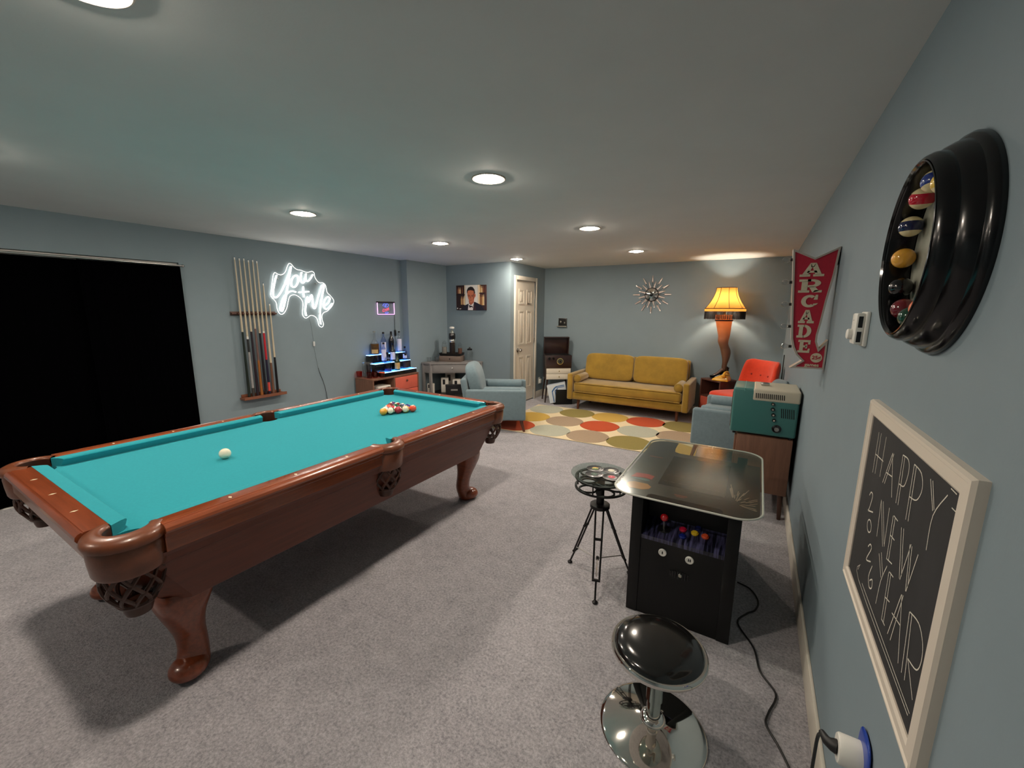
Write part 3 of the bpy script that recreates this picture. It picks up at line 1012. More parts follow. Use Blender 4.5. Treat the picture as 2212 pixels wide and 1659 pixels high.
g.box(0.004, 0.028, 4.474, 4.502, 1.16, 1.255, 0.008); g.build('inline_switch', M_black, c_, smooth=30)
# ================================================================ bar cabinet
BX0, BX1, BY0, BY1, BZ0, BZ1 = -4.762, -4.41, 3.72, 4.60, 0.13, 0.62
bar = thing('bar_cabinet', 'low walnut cabinet with coral drawers and an open cubby under the lit bottles', 'cabinet', ((BX0 + BX1) / 2, (BY0 + BY1) / 2, 0))
ox, oy = (BX0 + BX1) / 2, (BY0 + BY1) / 2
def lc(g): g.xf = lambda v: Vector((v[0] - ox, v[1] - oy, v[2]))
g = G(); lc(g)
th = 0.022
g.box(BX0, BX1, BY0, BY1, BZ1 - th, BZ1, 0.002)
g.box(BX0, BX1, BY0, BY1, BZ0, BZ0 + th, 0.002)
g.box(BX0, BX1, BY0, BY0 + th, BZ0 + th, BZ1 - th); g.box(BX0, BX1, BY1 - th, BY1, BZ0 + th, BZ1 - th)
g.box(BX0, BX1, 4.10, 4.10 + th, BZ0 + th, BZ1 - th)
g.box(BX0, BX0 + 0.012, BY0 + th, BY1 - th, BZ0 + th, BZ1 - th)
g.box(BX0 + 0.012, BX1 - 0.01, BY0 + th, 4.10, 0.36, 0.375)
g.build('carcass', M_walnut, bar, smooth=30)
M_coral = mat('coral_drawer', rgb(206, 96, 76), 0.5, noise=(3, 0.1))
for z0, z1 in ((0.402, 0.592), (0.158, 0.396)):
    g = G(); lc(g); g.box(BX1 - 0.016, BX1 - 0.001, 4.128, BY1 - th - 0.004, z0, z1, 0.003); dr = g.build('drawer', M_coral, bar, smooth=30)
    g = G(); lc(g); yc = 4.35; zc = (z0 + z1) / 2 + 0.03
    g.lathe([(0.0001, 0.016), (0.014, 0.012), (0.016, 0.004), (0.010, 0.0)], (BX1 - 0.001, yc, zc), 20, 'x'); g.build('drawer_pull', M_walnutd, dr)
for x in (BX0 + 0.05, BX1 - 0.05):
    for y in (BY0 + 0.07, BY1 - 0.07):
        g = G(); lc(g); g.cyl((x, y, BZ0), (x, y, 0.0), 0.02, 0.011, 14); g.build('leg', M_leg, bar)
M_boxw = mat('white_carton', rgb(220, 214, 204), 0.7)
g = G(); g.box(-4.70, -4.44, 3.84, 4.06, 0.376, 0.50, 0.003)
o = g.build('storage_box', M_boxw, smooth=30); tag(o, 'white carton box inside the open cubby of the bar cabinet', 'box')
g = G()
for i, (y, w) in enumerate(((3.985, 0.014), (4.005, 0.012), (4.022, 0.015), (4.040, 0.010))):
    g.box(-4.4405, -4.4385, y - w / 2, y + w / 2, 0.468, 0.482)
g.build('print', M_black, o, smooth=0)

# lit three step bottle shelf
sh = thing('bottle_shelf', 'black three tier bottle shelf with blue lit steps on the walnut cabinet', 'bottle shelf', (-4.58, 4.28, BZ1))
def ls(g): g.xf = lambda v: Vector((v[0] + 4.58, v[1] - 4.28, v[2] - BZ1))
TI = [(-4.565, -4.445, 0.685), (-4.675, -4.565, 0.802), (-4.756, -4.675, 0.918)]
SY0, SY1 = 3.965, 4.595
g = G(); ls(g)
for x0, x1, z in TI:
    g.box(x0, x1, SY0 - (0.05 if z > 0.7 else 0), SY1, BZ1, z - 0.008, 0.002)
g.build('stepped_body', M_blackg, sh, smooth=30)
M_led = emit_mat('led_blue_step', (0.05, 0.27, 1.0), 4.5)
M_ledw = emit_mat('led_white_rim', (0.36, 0.62, 1.0), 3.2)
for x0, x1, z in TI:
    y0 = SY0 - (0.05 if z > 0.7 else 0)
    g = G(); ls(g); g.box(x0 + 0.004, x1 - 0.012, y0 + 0.012, SY1 - 0.012, z - 0.008, z); p = g.build('glowing_step', M_led, sh, smooth=0)
    g = G(); ls(g)
    g.box(x1 - 0.012, x1, y0, SY1, z - 0.008, z + 0.0005); g.box(x0 + 0.004, x1 - 0.012, y0, y0 + 0.012, z - 0.008, z + 0.0005)
    g.build('step_rim', M_ledw, p, smooth=0)

# bottles
def bottle(x, y, z, prof, m, lab, label_band=None, label_mat=None, capm=None, cap=None, liquid=None):
    t = thing('liquor_bottle', lab, 'bottle', (x, y, z), 0, 'bottles on the lit shelf')
    g = G(); g.lathe(prof, n=24); g.build('glass_body', m, t)
    rr = lambda h: max(r for r, q in prof if True) if h is None else None
    if label_band:
        z0, z1, r, half = label_band
        g = G(); g.lathe([(r, z0), (r, z1)], n=20, a0=-half - 0.75, a1=half - 0.75); g.build('paper_label', label_mat, t)
    if cap:
        zc0, zc1, r = cap
        g = G(); g.lathe([(0.0001, zc0), (r, zc0), (r, zc1 - 0.003), (r - 0.003, zc1), (0.0001, zc1)], n=16); g.build('cap', capm, t)
    if liquid:
        g = G(); g.lathe([(0.0001, 0.008), (liquid[0], 0.008), (liquid[0], liquid[1]), (0.0001, liquid[1])], n=20); g.build('liquid', liquid[2], t)
    return t
M_bgl = glass_mat('bottle_clear', tint=0.9)
M_bgl2 = glass_mat('bottle_blue', (0.75, 0.82, 1.0), tint=0.85)
M_bgr = mat('bottle_green', rgb(22, 46, 26), 0.1, coat=0.5)
M_bdk = mat('bottle_dark', rgb(16, 14, 20), 0.12, coat=0.5)
M_bam = mat('whisky_amber', rgb(86, 58, 26), 0.15, coat=0.4)
M_lw = mat('label_white', rgb(214, 210, 220), 0.6)
M_lt = mat('label_tan', rgb(186, 150, 90), 0.6)
M_lk = mat('label_dark', rgb(40, 30, 26), 0.6)
def std(h, r, neck=0.014, sh_=0.62):
    return [(0.0001, 0), (r * 0.95, 0.0), (r, 0.006), (r, h * sh_ - 0.02), (r * 0.93, h * sh_), (neck * 1.5, h * (sh_ + 0.14)), (neck, h * (sh_ + 0.2)), (neck, h - 0.006), (neck + 0.002, h - 0.004), (neck + 0.002, h)]
bx3, bx2, bx1 = -4.716, -4.62, -4.505
z3, z2, z1 = 0.919, 0.803, 0.686
bottle(bx3, 4.05, z3, [(0.0001, 0), (0.062, 0), (0.066, 0.008), (0.064, 0.10), (0.054, 0.165), (0.026, 0.21), (0.015, 0.235), (0.015, 0.318), (0.018, 0.32), (0.018, 0.33)], M_bgl, 'large squat clear bottle with amber whisky and a tan label, left on the top step',
       (0.02, 0.075, 0.0672, 0.7), M_lt, M_steel, (0.318, 0.335, 0.019), (0.060, 0.155, M_bam))
bottle(bx3, 4.215, z3, std(0.31, 0.040), M_bgl2, 'tall clear bottle with a white label, second on the top step', (0.05, 0.17, 0.0412, 1.0), M_lw, M_black, (0.29, 0.315, 0.017))
bottle(bx3, 4.365, z3, std(0.315, 0.042), M_bdk, 'tall all black bottle in the middle of the top step', None, None, M_black, (0.28, 0.318, 0.016))
bottle(bx3, 4.525, z3, std(0.31, 0.038, 0.013, 0.6), M_bgl, 'tall clear bottle with a long white label at the right of the top step', (0.02, 0.20, 0.0392, 1.0), M_lw, M_black, (0.295, 0.315, 0.016))
bottle(bx2, 4.125, z2, std(0.285, 0.036), M_bgl2, 'clear bottle with a tall white label at the left of the middle step', (0.03, 0.19, 0.0372, 1.2), M_lw, M_black, (0.262, 0.289, 0.016))
bottle(bx2, 4.292, z2, std(0.265, 0.040), M_bdk, 'dark bottle with a white label in the middle of the middle step', (0.03, 0.14, 0.0412, 0.9), M_lw, M_bgl2, (0.24, 0.27, 0.017))
bottle(bx2, 4.535, z2, std(0.20, 0.036), M_bgl2, 'short pale blue bottle at the right end of the middle step', (0.03, 0.09, 0.0372, 0.9), M_lw, M_blackm, (0.18, 0.205, 0.015))
bottle(bx1, 4.085, z1, [(0.0001, 0), (0.050, 0), (0.054, 0.01), (0.052, 0.10), (0.050, 0.15), (0.036, 0.19), (0.015, 0.215), (0.015, 0.25)], M_bgl2, 'round shouldered clear bottle at the left of the lowest step', None, None, M_black, (0.245, 0.275, 0.018), (0.046, 0.04, mat('blue_gin', rgb(60, 80, 150), 0.1)))
bottle(bx1, 4.265, z1, std(0.235, 0.042, 0.015, 0.58), M_bgr, 'dark green bottle with a tan label on the lowest step', (0.02, 0.11, 0.0432, 1.0), M_lt, M_bgr, (0.21, 0.24, 0.017))
bottle(bx1, 4.435, z1, [(0.0001, 0), (0.048, 0), (0.052, 0.008), (0.052, 0.12), (0.046, 0.145), (0.02, 0.165), (0.014, 0.175), (0.014, 0.205)], M_bgl, 'clear round topped bottle with a dark label at the right of the lowest step', (0.02, 0.10, 0.0532, 0.9), M_lk, M_blackm, (0.20, 0.228, 0.018))

# tumblers and pitcher
M_redgl = glass_mat('red_glass', (1.0, 0.42, 0.36), tint=0.98)
M_orgl = glass_mat('orange_glass', (1.0, 0.5, 0.3), tint=0.98)
def tumbler(x, y, z, h, r, m, lab):
    t = thing('tumbler', lab, 'glass', (x, y, z), 0, 'coloured tumblers on the bar cabinet')
    g = G()
    g.lathe([(0.0001, 0.012), (r * 0.80, 0.012), (r * 0.94, h), (r, h), (r * 0.86, 0.012)], n=24); g.build('bowl', m, t)
    g = G(); g.lathe([(0.0001, 0), (r * 0.82, 0), (r * 0.86, 0.004), (r * 0.86, 0.012), (0.0001, 0.012)], n=24); g.build('base', M_glass, t)
tumbler(-4.735, 3.77, BZ1, 0.085, 0.042, M_redgl, 'red glass tumbler alone at the far left end of the bar cabinet')
tumbler(-4.530, 3.775, BZ1, 0.088, 0.040, M_redgl, 'red glass tumbler at the front left corner of the bar cabinet')
tumbler(-4.515, 3.856, BZ1, 0.088, 0.040, M_redgl, 'red glass tumbler between the pitcher and the orange tumbler')
tumbler(-4.455, 3.926, BZ1, 0.085, 0.040, M_orgl, 'orange glass tumbler at the foot of the black bottle shelf')
pit = thing('glass_pitcher', 'clear glass pitcher with a silver rim among the red tumblers', 'pitcher', (-4.64, 3.835, BZ1))
g = G(); g.lathe([(0.0001, 0.008), (0.056, 0.008), (0.066, 0.20), (0.068, 0.20), (0.058, 0.0), (0.0001, 0.0)], n=28); g.build('body', M_glass, pit)
g = G(); g.lathe([(0.0665, 0.196), (0.0695, 0.198), (0.0695, 0.206), (0.0665, 0.206), (0.0665, 0.196)], n=28); g.build('rim', M_steel, pit)
g = G(); g.tube(smoothpts([(0.02, -0.062, 0.18), (0.03, -0.10, 0.16), (0.03, -0.105, 0.10), (0.02, -0.060, 0.05)], 5), 0.006, 8); g.build('handle', M_glass, pit)

# ================================================================ corner console
con = thing('corner_console', 'grey painted corner console table with one drawer and a low shelf', 'console table', (-4.25, 5.30, 0))
def lk(g): g.xf = lambda v: Vector((v[0] + 4.25, v[1] - 5.30, v[2]))
M_grey = mat('grey_console_paint', rgb(132, 128, 126), 0.5, noise=(8, 0.05))
P_top = [(-4.635, 4.90), (-4.455, 4.90), (-3.885, 5.335), (-3.885, 5.565), (-4.635, 5.565)]
def inset(P, d):
    cx = sum(p[0] for p in P) / len(P); cy = sum(p[1] for p in P) / len(P)
    out = []
    n = len(P)
    for i in range(n):
        a, b, c = Vector(P[i - 1]), Vector(P[i]), Vector(P[(i + 1) % n])
        e1 = (b - a).normalized(); e2 = (c - b).normalized()
        n1 = Vector((-e1.y, e1.x)); n2 = Vector((-e2.y, e2.x))
        k = (n1 + n2).normalized()
        out.append(tuple(b + k * (d / max(0.3, k.dot(n1)))))
    return out
g = G(); lk(g); g.prism(P_top, 0.700, 0.722); g.build('top', M_grey, con, smooth=0)
g = G(); lk(g); g.prism(inset(P_top, 0.022), 0.555, 0.700); g.build('apron', M_grey, con, smooth=0)
# drawer on the diagonal front
a0, b0 = Vector((-4.455, 4.90)), Vector((-3.885, 5.335))
ed = (b0 - a0).normalized(); en = Vector((ed.y, -ed.x))
Md = Matrix.Translation((a0.x + 4.25, a0.y - 5.30, 0)) @ Matrix.Rotation(math.atan2(ed.y, ed.x), 4, 'Z')
Lf = (b0 - a0).length
g = G(); g.box(0.06, Lf - 0.06, 0.010, 0.024, 0.570, 0.690, 0.003, M=Md); dr = g.build('drawer', M_grey, con, smooth=30)
g = G()
g.lathe([(0.006, 0.0), (0.006, -0.012), (0.014, -0.018), (0.013, -0.026), (0.0001, -0.029)], (Lf / 2, 0.010, 0.635), 18, 'y')
for v in g.bm.verts: v.co = Md @ v.co
g.build('knob', M_steel, dr)
for (x, y) in ((-4.61, 4.925), (-4.465, 4.930), (-3.915, 5.355), (-3.91, 5.54), (-4.61, 5.54)):
    g = G(); lk(g); g.box(x - 0.02, x + 0.02, y - 0.02, y + 0.02, 0.0, 0.70, 0.003); g.build('leg', M_grey, con, smooth=30)
g = G(); lk(g); g.prism(inset(P_top, 0.035), 0.195, 0.213); g.build('low_shelf', M_blackm, con, smooth=0)

# things on the console
CZ = 0.722
dec = thing('decanter', 'clear cut glass decanter with a tall stopper at the left of the grey console', 'decanter', (-4.565, 5.18, CZ))
g = G(); g.lathe([(0.0001, 0), (0.072, 0), (0.076, 0.01), (0.060, 0.07), (0.034, 0.14), (0.016, 0.19), (0.014, 0.24), (0.020, 0.25)], n=10); g.build('body', M_glass, dec, smooth=10)
g = G(); g.lathe([(0.0001, 0.24), (0.012, 0.245), (0.016, 0.275), (0.020, 0.30), (0.010, 0.33), (0.0001, 0.34)], n=10); g.build('stopper', M_glass, dec, smooth=10)
def cutglass(x, y, lab):
    t = thing('rocks_glass', lab, 'glass', (x, y, CZ), 0, 'cut glasses on the console')
    g = G(); g.lathe([(0.0001, 0.015), (0.030, 0.015), (0.036, 0.075), (0.038, 0.075), (0.033, 0.0), (0.0001, 0.0)], n=12); g.build('bowl', M_glass, t, smooth=10)
    g = G(); g.lathe([(0.0335, 0.004), (0.0365, 0.006), (0.0365, 0.016), (0.0335, 0.018)], n=12); g.build('cut_foot', M_glass, t, smooth=10)
cutglass(-4.575, 5.02, 'small cut crystal glass at the left front corner of the grey console')
cutglass(-4.475, 5.10, 'small cut crystal glass just in front of the decanter')
mb = thing('drawer_box', 'brown wooden box with one drawer holding up the black coffee press', 'box', (-4.33, 5.31, CZ), math.atan2(ed.y, ed.x) * 0.55)
M_boxb = mat('taupe_box_wood', rgb(112, 96, 86), 0.55, noise=(6, 0.15, (1, 10, 10)))
g = G(); g.box(-0.185, 0.185, -0.11, 0.11, 0, 0.095, 0.004); g.build('case', M_boxb, mb, smooth=30)
g = G(); g.box(-0.172, 0.172, -0.114, -0.108, 0.012, 0.084, 0.002); dq = g.build('drawer', M_boxb, mb, smooth=30)
g = G(); g.sphere((0, -0.120, 0.048), 0.009, 14, 8); g.build('knob', M_blackm, dq)
tr = thing('serving_tray', 'black rimmed tray on top of the small wooden drawer box', 'tray', (-4.33, 5.31, CZ + 0.095), math.atan2(ed.y, ed.x) * 0.55)
g = G(); g.prism(rrect(-0.17, 0.17, -0.10, 0.10, 0.02), 0.0, 0.008); g.build('tray_floor', M_blackm, tr, smooth=30)
g = G()
for P in (rrect(-0.19, 0.19, -0.118, 0.118, 0.03),):
    n = len(P); Q = rrect(-0.17, 0.17, -0.10, 0.10, 0.02)
    v = [(a, b, 0.002) for a, b in Q] + [(a, b, 0.042) for a, b in P] + [(a * 1.02, b * 1.03, 0.042) for a, b in P] + [(a * 1.03, b * 1.04, 0.0) for a, b in Q]
    g.add(v, [(i, (i + 1) % n, n + (i + 1) % n, n + i) for i in range(n)] + [(n + i, n + (i + 1) % n, 2 * n + (i + 1) % n, 2 * n + i) for i in range(n)] + [(2 * n + i, 2 * n + (i + 1) % n, 3 * n + (i + 1) % n, 3 * n + i) for i in range(n)])
g.build('tray_rim', M_blackm, tr, smooth=30)
TZ = CZ + 0.103
cp = thing('coffee_press', 'tall black dispenser with a chrome collar and domed top on the tray', 'dispenser', (-4.32, 5.31, TZ))
g = G(); g.lathe([(0.0001, 0), (0.046, 0), (0.046, 0.215), (0.0001, 0.215)], n=28); g.build('column', mat('dark_bronze', rgb(44, 36, 32), 0.3, metal=0.4), cp)
g = G(); g.lathe([(0.047, 0.205), (0.054, 0.215), (0.052, 0.25), (0.047, 0.258), (0.047, 0.205)], n=28); g.build('collar', M_chrome, cp)
g = G(); g.lathe([(0.0001, 0.255), (0.050, 0.258), (0.056, 0.29), (0.054, 0.345), (0.045, 0.36), (0.0001, 0.36)], n=28); g.build('head', M_blackg, cp)
g = G(); g.lathe([(0.0001, 0.358), (0.036, 0.358), (0.038, 0.37), (0.026, 0.395), (0.014, 0.405), (0.014, 0.43), (0.0001, 0.43)], n=24); g.build('dome', M_chrome, cp)
g = G(); g.lathe([(0.0001, 0.43), (0.034, 0.432), (0.041, 0.445), (0.036, 0.460), (0.0001, 0.466)], n=24); g.build('top_knob', M_white, cp)
def jar(x, y, z, r, h, m_in, lab, lid, group=None):
    t = thing('storage_jar', lab, 'jar', (x, y, z), 0, group)
    g = G(); g.lathe([(0.0001, 0), (r, 0), (r, h * 0.86), (r * 0.8, h * 0.93), (r * 0.8, h)], n=24); g.build('glass', M_glass, t)
    if m_in:
        g = G(); g.lathe([(0.0001, 0.005), (r * 0.93, 0.005), (r * 0.93, h * 0.7), (0.0001, h * 0.7)], n=20); g.build('contents', m_in, t)
    g = G(); g.lathe([(0.0001, h - 0.002), (r * 0.86, h - 0.002), (r * 0.86, h + 0.02), (0.02, h + 0.026), (0.012, h + 0.045), (0.0001, h + 0.048)], n=20); g.build('lid', lid, t)
jar(-4.435, 5.245, TZ, 0.042, 0.19, mat('grey_beans', rgb(120, 116, 108), 0.8), 'tall glass jar with pale contents left of the coffee press', M_glass)
jar(-4.21, 5.375, TZ, 0.036, 0.16, mat('brown_beans', rgb(92, 56, 40), 0.7), 'glass jar of brown coffee right of the coffee press', M_glass)
jar(-4.06, 5.44, CZ, 0.048, 0.19, None, 'clear jar with a black lid standing right of the drawer box', M_black)
# things on the low shelf
M_cupw = mat('white_ceramic', rgb(214, 208, 200), 0.3)
LZ = 0.213
LOW = [(-4.52, 4.99, 0.10, 0.07, 0.16, 'white carton at the left end of the console low shelf'), (-4.40, 5.20, 0.12, 0.10, 0.24, 'white box with dark window on the console low shelf behind the table corner'),
       (-4.23, 5.30, 0.13, 0.11, 0.22, 'middle white box on the console low shelf'), (-4.06, 5.40, 0.12, 0.10, 0.20, 'white box at the right of the console low shelf'), (-4.45, 5.40, 0.16, 0.14, 0.30, 'pale box deep in the corner of the console low shelf')]
for x, y, sx, sy, h, lab in LOW:
    t = thing('storage_box', lab, 'box', (x, y, LZ), 0.65 if x > -4.5 else 0.0, 'white boxes on the console low shelf')
    g = G(); g.box(-sx / 2, sx / 2, -sy / 2, sy / 2, 0, h, 0.004); g.build('carton', M_boxw, t, smooth=30)
    g = G(); g.box(-sx * 0.28, sx * 0.05, -sy / 2 - 0.001, -sy / 2 + 0.001, h * 0.55, h * 0.9); g.build('print', M_black, t, smooth=0)
bb = thing('gift_box', 'black box with grey print at the front of the console low shelf', 'box', (-4.19, 5.175, 0.213), 0.65)
g = G(); g.box(-0.135, 0.135, -0.030, 0.030, 0.0, 0.145, 0.004); g.build('box_body', M_black, bb, smooth=30)
g = G(); g.box(-0.138, 0.138, -0.033, 0.033, 0.120, 0.150, 0.004); g.build('lid', M_black, bb, smooth=30)
g = G(); g.box(-0.05, 0.06, -0.0312, -0.030, 0.05, 0.075); g.build('print', mat('grey_print', rgb(130, 128, 124), 0.6), bb, smooth=0)

# ================================================================ picture of the man in the dinner jacket
px0, px1, pz0, pz1 = -4.416, -3.812, 1.558, 1.962
pic = thing('canvas_picture', 'canvas portrait of a man in dark dinner jacket and bow tie', 'picture', ((px0 + px1) / 2, Y2, (pz0 + pz1) / 2))
pw, ph = px1 - px0, pz1 - pz0
def PQ(a, b):    # fractions (0..1, 0 top) -> local xz
    return (-pw / 2 + pw * a, ph / 2 - ph * b)
g = G(); g.box(-pw / 2, pw / 2, -0.024, 0.0, -ph / 2, ph / 2, 0.002); g.build('canvas', mat('canvas_dark', rgb(52, 26, 26), 0.6), pic, smooth=30)
PM = {}
def pm(*c):
    if c not in PM: PM[c] = mat('print_ink', rgb(*c), 0.55)
    return PM[c]
lay = [0]
gp = {}
def shape(P, c, z):
    gp.setdefault(c, []).append(([PQ(a, b) for a, b in P], -0.0245 - 0.0004 * z))
shape([(0.32, 0.0), (0.73, 0.0), (0.73, 1.0), (0.32, 1.0)], (232, 226, 218), 1)
shape([(0.735, 0.0), (0.80, 0.0), (0.80, 0.75), (0.735, 0.75)], (240, 214, 180), 1)
shape([(0.285, 0.0), (0.315, 0.0), (0.315, 0.8), (0.285, 0.8)], (226, 206, 170), 1)
rngp = random.Random(11)
for x0, x1, z0, z1 in ((0.02, 0.27, 0.05, 0.33), (0.16, 0.30, 0.42, 0.78), (0.80, 0.98, 0.02, 0.30), (0.78, 0.98, 0.36, 0.80)):
    x = x0
    while x < x1 - 0.03:
        w = rngp.uniform(0.025, 0.05)
        c = rngp.choice([(206, 160, 104), (236, 204, 156), (130, 78, 50), (176, 120, 84), (90, 46, 36)])
        t0 = z0 + rngp.uniform(0, 0.05)
        shape([(x, z1), (x, t0 + 0.10), (x + w * 0.3, t0 + 0.05), (x + w * 0.3, t0), (x + w * 0.7, t0), (x + w * 0.7, t0 + 0.05), (x + w, t0 + 0.10), (x + w, z1)], c, 2)
        x += w + 0.008
shape([(0.0, 0.36), (0.30, 0.36), (0.30, 0.40), (0.0, 0.40)], (40, 20, 22), 3); shape([(0.78, 0.31), (1.0, 0.31), (1.0, 0.35), (0.78, 0.35)], (56, 28, 26), 3)
shape([(0.02, 0.92), (0.05, 0.90), (0.06, 0.94), (0.03, 0.96)], (240, 236, 230), 3); shape([(0.10, 0.94), (0.17, 0.93), (0.16, 0.96), (0.11, 0.96)], (236, 230, 226), 3)
# jacket, shirt, head
shape([(0.18, 1.0), (0.24, 0.84), (0.42, 0.74), (0.47, 0.70), (0.60, 0.66), (0.66, 0.68), (0.86, 0.80), (0.96, 1.0)], (26, 20, 38), 4)
shape([(0.40, 1.0), (0.43, 0.72), (0.50, 0.80), (0.61, 0.66), (0.59, 0.80), (0.57, 1.0)], (238, 226, 222), 5)
shape([(0.58, 1.0), (0.60, 0.76), (0.64, 0.80), (0.68, 1.0)], (64, 32, 40), 5)
shape([(0.43, 0.62), (0.61, 0.58), (0.60, 0.70), (0.515, 0.79), (0.45, 0.73)], (184, 100, 72), 6)
sh_face = [(0.385, 0.24), (0.39, 0.40), (0.42, 0.54), (0.46, 0.66), (0.51, 0.70), (0.56, 0.68), (0.61, 0.58), (0.635, 0.44), (0.64, 0.30), (0.62, 0.18), (0.54, 0.13), (0.45, 0.14)]
shape(sh_face, (206, 120, 84), 7)
shape([(0.640, 0.37), (0.665, 0.36), (0.66, 0.45), (0.635, 0.50)], (190, 96, 66), 7)
shape([(0.375, 0.32), (0.375, 0.20), (0.42, 0.10), (0.50, 0.06), (0.57, 0.08), (0.63, 0.18), (0.65, 0.34), (0.625, 0.34), (0.60, 0.23), (0.50, 0.20), (0.41, 0.22), (0.392, 0.30)], (34, 22, 22), 8)
shape([(0.41, 0.385), (0.475, 0.405), (0.47, 0.425), (0.41, 0.41)], (78, 40, 32), 8); shape([(0.52, 0.405), (0.60, 0.385), (0.60, 0.41), (0.525, 0.425)], (78, 40, 32), 8)
shape([(0.42, 0.44), (0.465, 0.44), (0.46, 0.462), (0.425, 0.462)], (60, 34, 30), 8); shape([(0.53, 0.44), (0.585, 0.44), (0.58, 0.462), (0.535, 0.462)], (60, 34, 30), 8)
shape([(0.485, 0.42), (0.50, 0.42), (0.515, 0.53), (0.475, 0.535)], (168, 86, 60), 8)
shape([(0.46, 0.595), (0.54, 0.590), (0.53, 0.612), (0.47, 0.615)], (146, 66, 54), 8)
shape([(0.60, 0.24), (0.635, 0.34), (0.625, 0.50), (0.58, 0.62), (0.59, 0.44)], (158, 80, 58), 8)
shape([(0.44, 0.79), (0.505, 0.825), (0.56, 0.84), (0.575, 0.91), (0.52, 0.87), (0.46, 0.91)], (22, 12, 16), 9)
for c, L in gp.items():
    g = G()
    for P, d in L:
        g.prism(P, d, -0.0235, 'xz')
    g.build('print', pm(*c), pic, smooth=0)

# ================================================================ outlet on the closet wall
ou = thing('wall_outlet', 'white plug in the outlet low on the wall left of the record player', 'outlet', (XD, 6.615, 0.30))
g = G(); g.box(0, 0.006, -0.037, 0.037, -0.06, 0.06, 0.003); g.build('cover_plate', M_white, ou, smooth=30)
g = G(); g.box(0.006, 0.045, -0.026, 0.026, -0.045, 0.03, 0.006); g.build('plug', M_white, ou, smooth=30)

# ================================================================ record player console
rp = thing('record_player_console', 'espresso brown record player cabinet with open lid and cream drawers', 'record player', (-2.949, 6.463, 0), math.radians(36))
M_esp = mat('espresso_wood', rgb(44, 26, 24), 0.3, coat=0.3, noise=(5, 0.15, (1, 12, 12)))
x0, x1, y0, y1 = -0.22, 0.22, -0.165, 0.165
g = G(); g.box(x0, x1, y0, y1, 0.60, 0.815, 0.004); g.build('player_body', M_esp, rp, smooth=30)
g = G(); g.box(x0 + 0.01, x1 - 0.01, y0 + 0.01, y1 - 0.02, 0.815, 0.822); g.lathe([(0.0001, 0.826), (0.14, 0.826), (0.142, 0.823)], (-0.03, -0.01, 0), 32); g.build('turntable', M_blackm, rp)
Ml = Matrix.Translation((0, y1 - 0.005, 0.82)) @ Matrix.Rotation(math.radians(7), 4, 'X')
g = G(); g.box(x0, x1, -0.025, 0.0, 0.0, 0.30, 0.004, M=Ml); g.box(x0, x0 + 0.012, -0.075, -0.02, 0.0, 0.30, 0, M=Ml) ; g.box(x1 - 0.012, x1, -0.075, -0.02, 0.0, 0.30, 0, M=Ml); g.box(x0, x1, -0.075, -0.02, 0.288, 0.30, 0, M=Ml)
g.build('lid', M_esp, rp, smooth=30)
M_brass = mat('brass_dial', rgb(206, 190, 130), 0.25, metal=0.8)
g = G(); g.lathe([(0.040, 0.0), (0.056, -0.004), (0.056, -0.010), (0.044, -0.012), (0.040, 0.0)], (0.02, y0, 0.715), 36, 'y'); dl = g.build('tuning_dial', M_brass, rp)
g = G(); g.lathe([(0.0001, -0.006), (0.040, -0.006)], (0.02, y0, 0.715), 30, 'y'); g.build('dial_face', mat('dial_grey', rgb(60, 60, 54), 0.4), dl)
g = G(); g.lathe([(0.014, 0.0), (0.014, -0.02), (0.010, -0.024), (0.0001, -0.024)], (0.02, y0 - 0.004, 0.715), 20, 'y'); g.build('dial_knob', M_blackg, dl)
for x in (-0.165, -0.095):
    g = G(); g.lathe([(0.022, 0.0), (0.022, -0.014), (0.018, -0.018), (0.0001, -0.018)], (x, y0, 0.765), 20, 'y'); g.build('control_knob', M_blackg, rp)
g = G(); g.box(x0 + 0.005, x1 - 0.005, y0 + 0.02, y1, 0.40, 0.60, 0.003); g.build('drawer_case', M_esp, rp, smooth=30)
for z0, z1 in ((0.405, 0.497), (0.502, 0.594)):
    g = G(); g.box(x0 + 0.012, x1 - 0.012, y0 + 0.006, y0 + 0.024, z0, z1, 0.002); dr = g.build('drawer', M_cream, rp, smooth=30)
    g = G(); g.sphere((0.01, y0 - 0.002, (z0 + z1) / 2), 0.010, 14, 8); g.build('knob', M_brass, dr)
for sx in (-1, 1):
    for sy in (-1, 1):
        g = G(); xx = sx * 0.185; yy = (y0 + 0.035) if sy < 0 else (y1 - 0.03)
        g.cyl((xx, yy, 0.40), (xx + sx * 0.035, yy + sy * 0.02, 0.0), 0.019, 0.011, 14); g.build('leg', M_esp, rp)
# record crate
CRX, CRY, CRA = -2.800, 6.370, math.radians(36)
def crw(x, y):
    return (CRX + x * math.cos(CRA) - y * math.sin(CRA), CRY + x * math.sin(CRA) + y * math.cos(CRA))
cr = thing('record_crate', 'black record holder on the floor under the record player', 'record holder', (CRX, CRY, 0), CRA)
g = G()
g.box(-0.135, 0.150, -0.150, -0.140, 0, 0.255, 0.002); g.box(-0.16, 0.150, 0.05, 0.06, 0, 0.20, 0.002); g.box(0.140, 0.150, -0.140, 0.05, 0, 0.255); g.box(-0.16, 0.140, -0.140, 0.05, 0, 0.010)
g.build('holder_shell', M_blackm, cr, smooth=30)
SL = [((206, 212, 216), 'pale record sleeve with blue print, front most in the black record holder'), ((62, 110, 158), 'blue record sleeve just behind the pale front sleeve'), ((226, 230, 232), 'white record sleeve third in the black record holder'), ((46, 56, 76), 'navy record sleeve at the back of the black record holder')]
